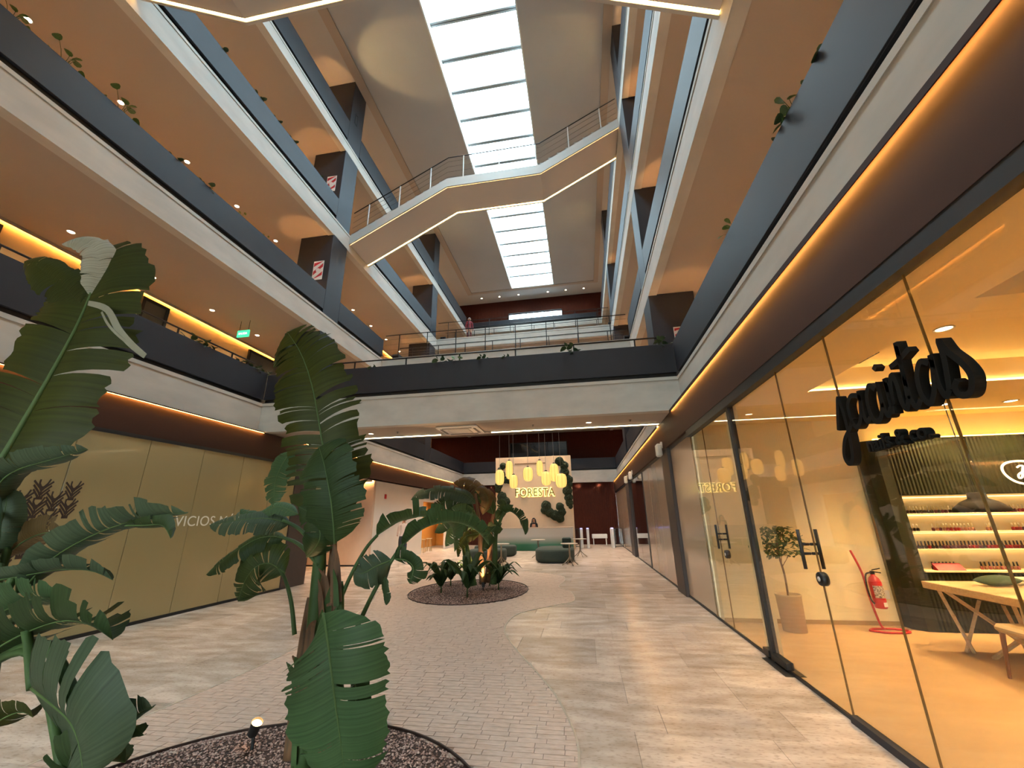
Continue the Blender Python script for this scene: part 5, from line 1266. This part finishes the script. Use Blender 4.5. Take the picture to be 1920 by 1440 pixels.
        b.out('ribs', mat('lantern_rib', '#9a7430', 0.6), o)
        b = B(); b.lathe([(0.05, hh), (0.05, hh+0.03), (0.01, hh+0.05)], tuple(c), 10); b.out('cap', BLACK, o)
        B().tube([(c.x, c.y, c.z+hh+0.04), (c.x, c.y, ZB[2]+0.025)], 0.006, 5).out('cord', mat('lantern_cord', '#7d7268', 0.6), o)
reception()

def lounge():
    gv = mat('green_velvet', '#2b362f', 0.9, noise=0.08, nscale=20)
    def pouf(label, c, rx, ry, h, ca=0.0):
        """rounded ottoman, flat on one end"""
        o = thing('ottoman', label, 'ottoman', (c[0], c[1], 0), 'lounge ottomans')
        def outline(k, s, z):
            V = []
            for i in range(k):
                a = 2*PI*i/k; q = 2.0/3.0
                x = math.copysign(abs(math.cos(a))**q, math.cos(a)); y = math.copysign(abs(math.sin(a))**q, math.sin(a))
                x, y = rx*x*s, ry*y*s
                V.append((c[0]+x*math.cos(ca)-y*math.sin(ca), c[1]+x*math.sin(ca)+y*math.cos(ca), z))
            return V
        k = 36; lev = [(0.94, 0.04), (0.985, 0.07), (1.0, 0.16), (1.0, h-0.08), (0.985, h-0.03), (0.93, h)]
        V = []; Fc = []
        for s, z in lev: V += outline(k, s, z)
        for i in range(len(lev)-1):
            for j in range(k): Fc.append((i*k+j, i*k+(j+1) % k, (i+1)*k+(j+1) % k, (i+1)*k+j))
        Fc.append(tuple((len(lev)-1)*k+j for j in range(k))); Fc.append(tuple(range(k))[::-1])
        b = B(); b.add(V, Fc); b.out('upholstery', gv, o, True)
        V = outline(k, 0.88, 0.0)+outline(k, 0.88, 0.045); b = B(); b.add(V, [(j, (j+1) % k, k+(j+1) % k, k+j) for j in range(k)]); b.out('plinth', BLACK, o)
        return o
    o = pouf('big rounded green ottoman on the salon side of the lounge', (-1.25, 17.55), 0.75, 1.25, 0.47)
    b = B(); b.cbox(-0.95, -0.6, 17.3, 17.55, 0.472, 0.85, 0.04); b.out('back_cushion', mat('dark_green', '#1f2c25', 0.9), o)
    pouf('green ottoman half hidden behind the banana stems', (-3.85, 16.9), 0.72, 0.8, 0.47); pouf('far green ottoman in front of the reception desk', (-4.1, 19.6), 0.95, 0.6, 0.45)
    tb = mat('table_bronze', '#8a7b68', 0.45, metal=0.3)
    def table(label, x, y):
        o = thing('side_table', label, 'table', (x, y, 0), 'lounge side tables')
        b = B(); b.lathe([(0, 0.70), (0.30, 0.70), (0.31, 0.712), (0.30, 0.725), (0, 0.725)], (x, y, 0), 28); b.out('tabletop', mat('table_top_stone', '#a89a88', 0.4), o, True)
        B().tube([(x, y, 0.2), (x, y, 0.70)], 0.028, 8).out('column', tb, o, True)
        for a in (0.4, 2.0, 3.5, 5.1): B().tube(smoothpath([(x, y, 0.30), (x+0.1*math.cos(a), y+0.1*math.sin(a), 0.16), (x+0.29*math.cos(a), y+0.29*math.sin(a), 0.012)], 4), 0.017, 6).out('leg', tb, o, True)
    q = at(1010, 1046, Z=0); table('round side table standing alone before the reception desk', q.x, q.y)
    q = at(940, 1059, Z=0); table('round side table beside the banana stems', q.x, q.y)
    table('round side table against the big green ottoman', -0.62, 15.85); q = at(1084, 1044, Z=0); table('round side table by the turnstiles', q.x+0.1, q.y)
    # turnstiles
    ts = mat('turnstile_white', '#d5d5d3', 0.35)
    for i, (x, lb) in enumerate(((-0.25, 'white turnstile post at the desk end of the gate line'), (0.1, 'white turnstile post at the desk side of the open lane'), (1.42, 'white turnstile post at the salon side of the open lane'))):
        o = thing('turnstile', lb, 'turnstile', (x, 24.3, 0), 'turnstile posts')
        b = B(); b.cbox(x-0.07, x+0.07, 24.1, 25.2, 0, 1.0, 0.02); b.out('cabinet', ts, o)
        box('reader', x-0.06, x+0.06, 24.12, 24.5, 1.0, 1.03, emit('reader_blue', (0.25, 0.25, 1, 1), 1.2), o)
    def barrier(lb, x0, x1):
        o = thing('glass_barrier', lb, 'barrier', ((x0+x1)/2, 24.6, 0), 'glass barriers')
        b = B(); y0 = 24.58
        b.box(x0, x0+0.03, y0, y0+0.03, 0.0, 1.0); b.box(x1-0.03, x1, y0, y0+0.03, 0.0, 1.0); b.box(x0+0.03, x1-0.03, y0, y0+0.03, 0.97, 1.0); b.box(x0+0.03, x1-0.03, y0, y0+0.03, 0.05, 0.08); b.out('frame', BLACK, o)
        box('pane', x0+0.03, x1-0.03, y0+0.01, y0+0.02, 0.08, 0.97, glass('barrier_glass', (0.8, 0.84, 0.84, 1), 1.5), o)
    barrier('black framed glass barrier between the turnstile and the salon side wall', 1.52, 2.0); barrier('black framed glass barrier beside the reception desk', -0.62, -0.34)
    o = thing('bench', 'low white bench before the walnut wall beyond the turnstiles', 'bench', (0.75, 26.9, 0))
    box('seat', 0.35, 1.25, 26.7, 27.1, 0.38, 0.62, ts, o, c=0.02)
    for x in (0.4, 1.15): box('leg', x, x+0.05, 26.75, 27.05, 0, 0.38, ts, o)
    # cafe bits
    o = thing('wall_disc', 'round yellow disc on the warm wall past the blush corner', 'sign', (-9.7, 23.5, 1.9))
    p = at(832, 962, X=-9.75); b = B(); b.lathe([(0, 0), (0.62, 0), (0.62, 0.03), (0, 0.03)], n=36); b.V = [Vector((-9.79+v.z, p.y+v.x, p.z+v.y)) for v in b.V]; b.out('disc', mat('disc_yellow', '#e0a02a', 0.6), o)
    for i, (x, y) in enumerate(((-8.35, 21.5), (-8.4, 22.6))):
        o = thing('bar_stool', 'pale wooden stool in the opening past the blush corner, %s from the hall' % ('first', 'second')[i], 'stool', (x, y, 0), 'wooden stools')
        b = B(); b.lathe([(0, 0.62), (0.17, 0.62), (0.17, 0.66), (0, 0.66)], (x, y, 0), 18); b.out('seat', MATS['pale_wood'], o, True)
        for a in (0.8, 2.4, 3.9, 5.5): B().tube([(x+0.1*math.cos(a), y+0.1*math.sin(a), 0.62), (x+0.17*math.cos(a), y+0.17*math.sin(a), 0)], 0.014, 6).out('leg', MATS['pale_wood'], o, True)
    q = at(722, 931, X=-8.05); o = thing('fire_alarm', 'small red fire alarm on the pale lobby wall', 'alarm', (-8.05, q.y, q.z)); b = B(); b.cbox(-8.049, -8.0, q.y-0.06, q.y+0.06, q.z-0.09, q.z+0.09, 0.01); b.out('case', RED, o)
lounge()

# ------------------------------------------------------------------ people
SKIN = mat('skin', '#b98468', 0.6); HAIRB = mat('hair_black', '#0d0b0a', 0.5)
def person(label, loc, rz, h, mats, arms, sit=False, hair=HAIRB, long_hair=False, stride=0.0):
    """one continuous figure grown from a joint skeleton; mats = (top, trousers, shoes)"""
    s = h/1.72
    J = {'pel': (0, 0, 0.95, .135), 'waist': (0, 0.0, 1.08, .125), 'chest': (0, 0.0, 1.28, .15), 'neckb': (0, 0, 1.43, .075), 'neck': (0, 0.005, 1.49, .052), 'head': (0, -0.012, 1.58, .085), 'crown': (0, 0.0, 1.655, .075)}
    E = [('pel', 'waist'), ('waist', 'chest'), ('chest', 'neckb'), ('neckb', 'neck'), ('neck', 'head'), ('head', 'crown')]
    for k, sd in (('l', 1), ('r', -1)):
        st = stride*sd
        J['hip'+k] = (sd*0.095, 0, 0.90, .095); J['knee'+k] = (sd*0.10, -0.10*st-0.01, 0.49, .062); J['ank'+k] = (sd*0.10, -0.22*st+0.02, 0.09, .042); J['toe'+k] = (sd*0.105, -0.22*st-0.12, 0.035, .036)
        J['sh'+k] = (sd*0.165, 0.0, 1.385, .066); el, wr = arms[0 if sd > 0 else 1]
        J['el'+k] = (sd*el[0], el[1], el[2], .046); J['wr'+k] = (sd*wr[0], wr[1], wr[2], .032)
        d = (Vector(J['wr'+k][:3])-Vector(J['el'+k][:3])).normalized(); p = Vector(J['wr'+k][:3])+d*0.07; J['palm'+k] = tuple(p)+(.036,)
        E += [('pel', 'hip'+k), ('hip'+k, 'knee'+k), ('knee'+k, 'ank'+k), ('ank'+k, 'toe'+k), ('neckb', 'sh'+k), ('sh'+k, 'el'+k), ('el'+k, 'wr'+k), ('wr'+k, 'palm'+k)]
        for f in range(4):
            off = Vector((0.0, (f-1.5)*0.018, 0)); J['f%d%s' % (f, k)] = tuple(p+d*(0.075-0.008*abs(f-1.4))+off)+(.009,); E.append(('palm'+k, 'f%d%s' % (f, k)))
        J['th'+k] = tuple(p+Vector((0, -0.045, 0))+d*0.02)+(.010,); E.append(('palm'+k, 'th'+k))
    names = list(J); me = bpy.data.meshes.new('person'); me.from_pydata([tuple(c*s for c in J[n][:3]) for n in names], [(names.index(a), names.index(b_)) for a, b_ in E], [])
    ob = bpy.data.objects.new('person_skeleton', me); COL.objects.link(ob)
    md = ob.modifiers.new('skin', 'SKIN'); md.use_smooth_shade = True; sb = ob.modifiers.new('smooth', 'SUBSURF'); sb.levels = 2; sb.render_levels = 2
    for i, n in enumerate(names):
        r = J[n][3]*s; me.skin_vertices[0].data[i].radius = (r, r*(0.72 if n in ('pel', 'waist', 'chest') else 1)); me.skin_vertices[0].data[i].use_root = n == 'pel'
    dg = bpy.context.evaluated_depsgraph_get(); bm_ = bpy.data.meshes.new_from_object(ob.evaluated_get(dg)); bpy.data.objects.remove(ob)
    bm_.name = 'person'; bm_.materials.clear()
    for q in (SKIN,)+tuple(mats): bm_.materials.append(q)
    wr = [Vector(J['wr'+k][:3])*s for k in 'lr']
    for p in bm_.polygons:
        c = p.center; z = c.z/s
        hand = min((c-w_).dot((Vector(J['palm'+k][:3])*s-w_).normalized()) if (c-w_).length < 0.25*s else -1 for w_, k in zip(wr, 'lr')) if False else max((((c-w_).dot((Vector(J['palm'+k][:3])*s-w_).normalized())) if (c-w_).length < 0.24*s else -1) for w_, k in zip(wr, 'lr'))
        p.material_index = 0 if (z > 1.46 or hand > 0) else 1 if (z > 0.97 or abs(c.x)/s > 0.21) else 2 if z > 0.085 else 3
        p.use_smooth = True
    o = bpy.data.objects.new('person', bm_); COL.objects.link(o); o.location = loc; o.rotation_euler = (0, 0, rz); tag(o, label, 'person')
    # hair and face
    b = B(); hz = 1.615*s; V, Fc = [], []; nu, nv = 16, 8
    for i in range(nv+1):
        ph = -0.35+(PI/2+0.35)*i/nv
        for k in range(nu):
            a = 2*PI*k/nu; rad = 0.098*s*math.cos(ph); front = math.sin(a) < -0.35
            zz = hz+0.105*s*math.sin(ph); zz = max(zz, hz+0.035*s) if front else zz
            V.append((rad*math.cos(a), rad*math.sin(a)*1.08+0.008*s, zz))
    for i in range(nv):
        for k in range(nu): Fc.append((i*nu+k, i*nu+(k+1) % nu, (i+1)*nu+(k+1) % nu, (i+1)*nu+k))
    b.add(V, Fc)
    if long_hair:
        for sd in (-1, 0, 1): b.tube([(sd*0.06*s, 0.05*s, 1.64*s), (sd*0.085*s, 0.06*s, 1.52*s), (sd*0.10*s, 0.055*s, 1.38*s), (sd*0.09*s, 0.06*s, 1.28*s)], [0.05*s, 0.055*s, 0.05*s, 0.015*s], 8)
        for sd in (-1, 1): b.tube([(sd*0.082*s, -0.02*s, 1.64*s), (sd*0.095*s, -0.02*s, 1.52*s), (sd*0.10*s, -0.06*s, 1.36*s)], [0.025*s, 0.03*s, 0.012*s], 8)
    hh = b.out('hair', hair, o, True, world=False)
    b = B(); b.tube([(0, -0.088*s, 1.60*s), (0, -0.105*s, 1.575*s), (0, -0.095*s, 1.565*s)], [0.008*s, 0.013*s, 0.01*s], 6)
    for sd in (-1, 1): b.tube([(sd*0.088*s, 0.0, 1.60*s), (sd*0.094*s, 0.004*s, 1.58*s), (sd*0.086*s, 0, 1.555*s)], [0.006*s, 0.016*s, 0.006*s], 6)
    b.out('nose_and_ears', SKIN, o, True, world=False)
    b = B()
    for sd in (-1, 1): b.tube([(sd*0.045*s, -0.083*s, 1.597*s), (sd*0.025*s, -0.089*s, 1.597*s)], 0.008*s, 6)
    b.tube([(-0.025*s, -0.083*s, 1.535*s), (0, -0.09*s, 1.532*s), (0.025*s, -0.083*s, 1.535*s)], 0.006*s, 6)
    b.out('eyes_and_mouth', mat('face_dark', '#5a2f28', 0.5), o, True, world=False)
    return o
relaxed = (((0.215, 0.01, 1.12), (0.225, -0.06, 0.87)), ((0.215, 0.01, 1.12), (0.225, -0.06, 0.87)))
bent = (((0.215, 0.0, 1.12), (0.20, -0.22, 1.02)), ((0.215, 0.01, 1.12), (0.225, -0.06, 0.87)))
person('person in a pale pink shirt and dark jeans walking along the lobby wall', (-7.45, 17.0, 0.0), -2.6, 1.74, (mat('shirt_pink', '#d9c0b4', 0.8), mat('jeans', '#2d3138', 0.85), BLACK), bent, stride=0.9)
person('dark haired receptionist in black behind the reception desk', (at(1001, 985, Y=23.15).x, 23.17, 0.0), 0.0, 1.62, (mat('black_top', '#141214', 0.8), mat('black_trousers', '#121214', 0.8), BLACK), (((0.20, -0.02, 1.13), (0.10, -0.16, 1.17)), ((0.20, -0.02, 1.13), (0.10, -0.16, 1.17))), long_hair=True)
person('person in a dark red jacket standing by the third bridge railing', (at(880, 610, Y=21.9).x, 21.9, ZT[3]), 0.4, 1.66, (mat('red_jacket', '#7a1d22', 0.8), mat('red_trousers', '#5a1c20', 0.8), BLACK), relaxed, hair=mat('grey_hair', '#c9c2b8', 0.7))

# ------------------------------------------------------------------ graphics on the frosted glass
def graphics():
    dk = mat('decal_brown', '#2b1a0e', 0.6); me = None
    b = B(); n = (1, 0, 0)
    def rb(pts): b.ribbon([(0, y, z) for y, z in pts], 0.024, 0.0015, n)
    for sd in (-1, 1):
        for k in range(3):
            z = 0.055-0.052*k
            rb([(sd*0.008, z-0.085), (sd*0.03, z-0.055), (sd*(0.135-0.012*k), z+0.028)])
        rb([(sd*0.034, -0.14), (sd*0.034, -0.085)])
    rb([(0, -0.14), (0, 0.02)]); rb([(-0.01, 0.0), (-0.05, 0.05), (-0.05, 0.10)]); rb([(0.01, 0.0), (0.06, 0.055), (0.085, 0.11)])
    for (x, y) in ((55, 835), (285, 845), (495, 855), (145, 920), (365, 925), (240, 970), (455, 975), (20, 950), (100, 1055), (325, 1045), (200, 1095), (55, 1180), (150, 1240), (240, 1310), (20, 1320), (-60, 880), (-40, 1060), (-70, 1180)):
        p = at(x/3.6, 680+y/3.6, X=XGL+0.001)
        if me is None: o = b.out('tree_emblem', dk); me = o.data
        else: o = bpy.data.objects.new('tree_emblem', me); COL.objects.link(o)
        o.location = (XGL+0.001, p.y, p.z); o.scale = (1, 0.85, 1.15); tag(o, 'small brown branching tree emblem printed on the frosted storefront', 'emblem', 'tree emblems on the frosted glass')
    o = thing('wall_lettering', 'pale lettering along the frosted storefront panels', 'lettering', (XGL, 8.1, 1.6))
    t = text_mesh('SERVICIOS MÁS FORESTA', 0.27, 0.002, 1.05); t.materials.append(mat('letter_white', '#ded6c4', 0.5))
    xs = [v.co.x for v in t.vertices]; q = bpy.data.objects.new('lettering', t); link(q, o); q.rotation_euler = (PI/2, 0, PI/2); sc = 3.25/(max(xs)-min(xs)); q.scale = (sc, 1, 1); q.location = (XGL+0.003, 8.13, 1.56)
graphics()
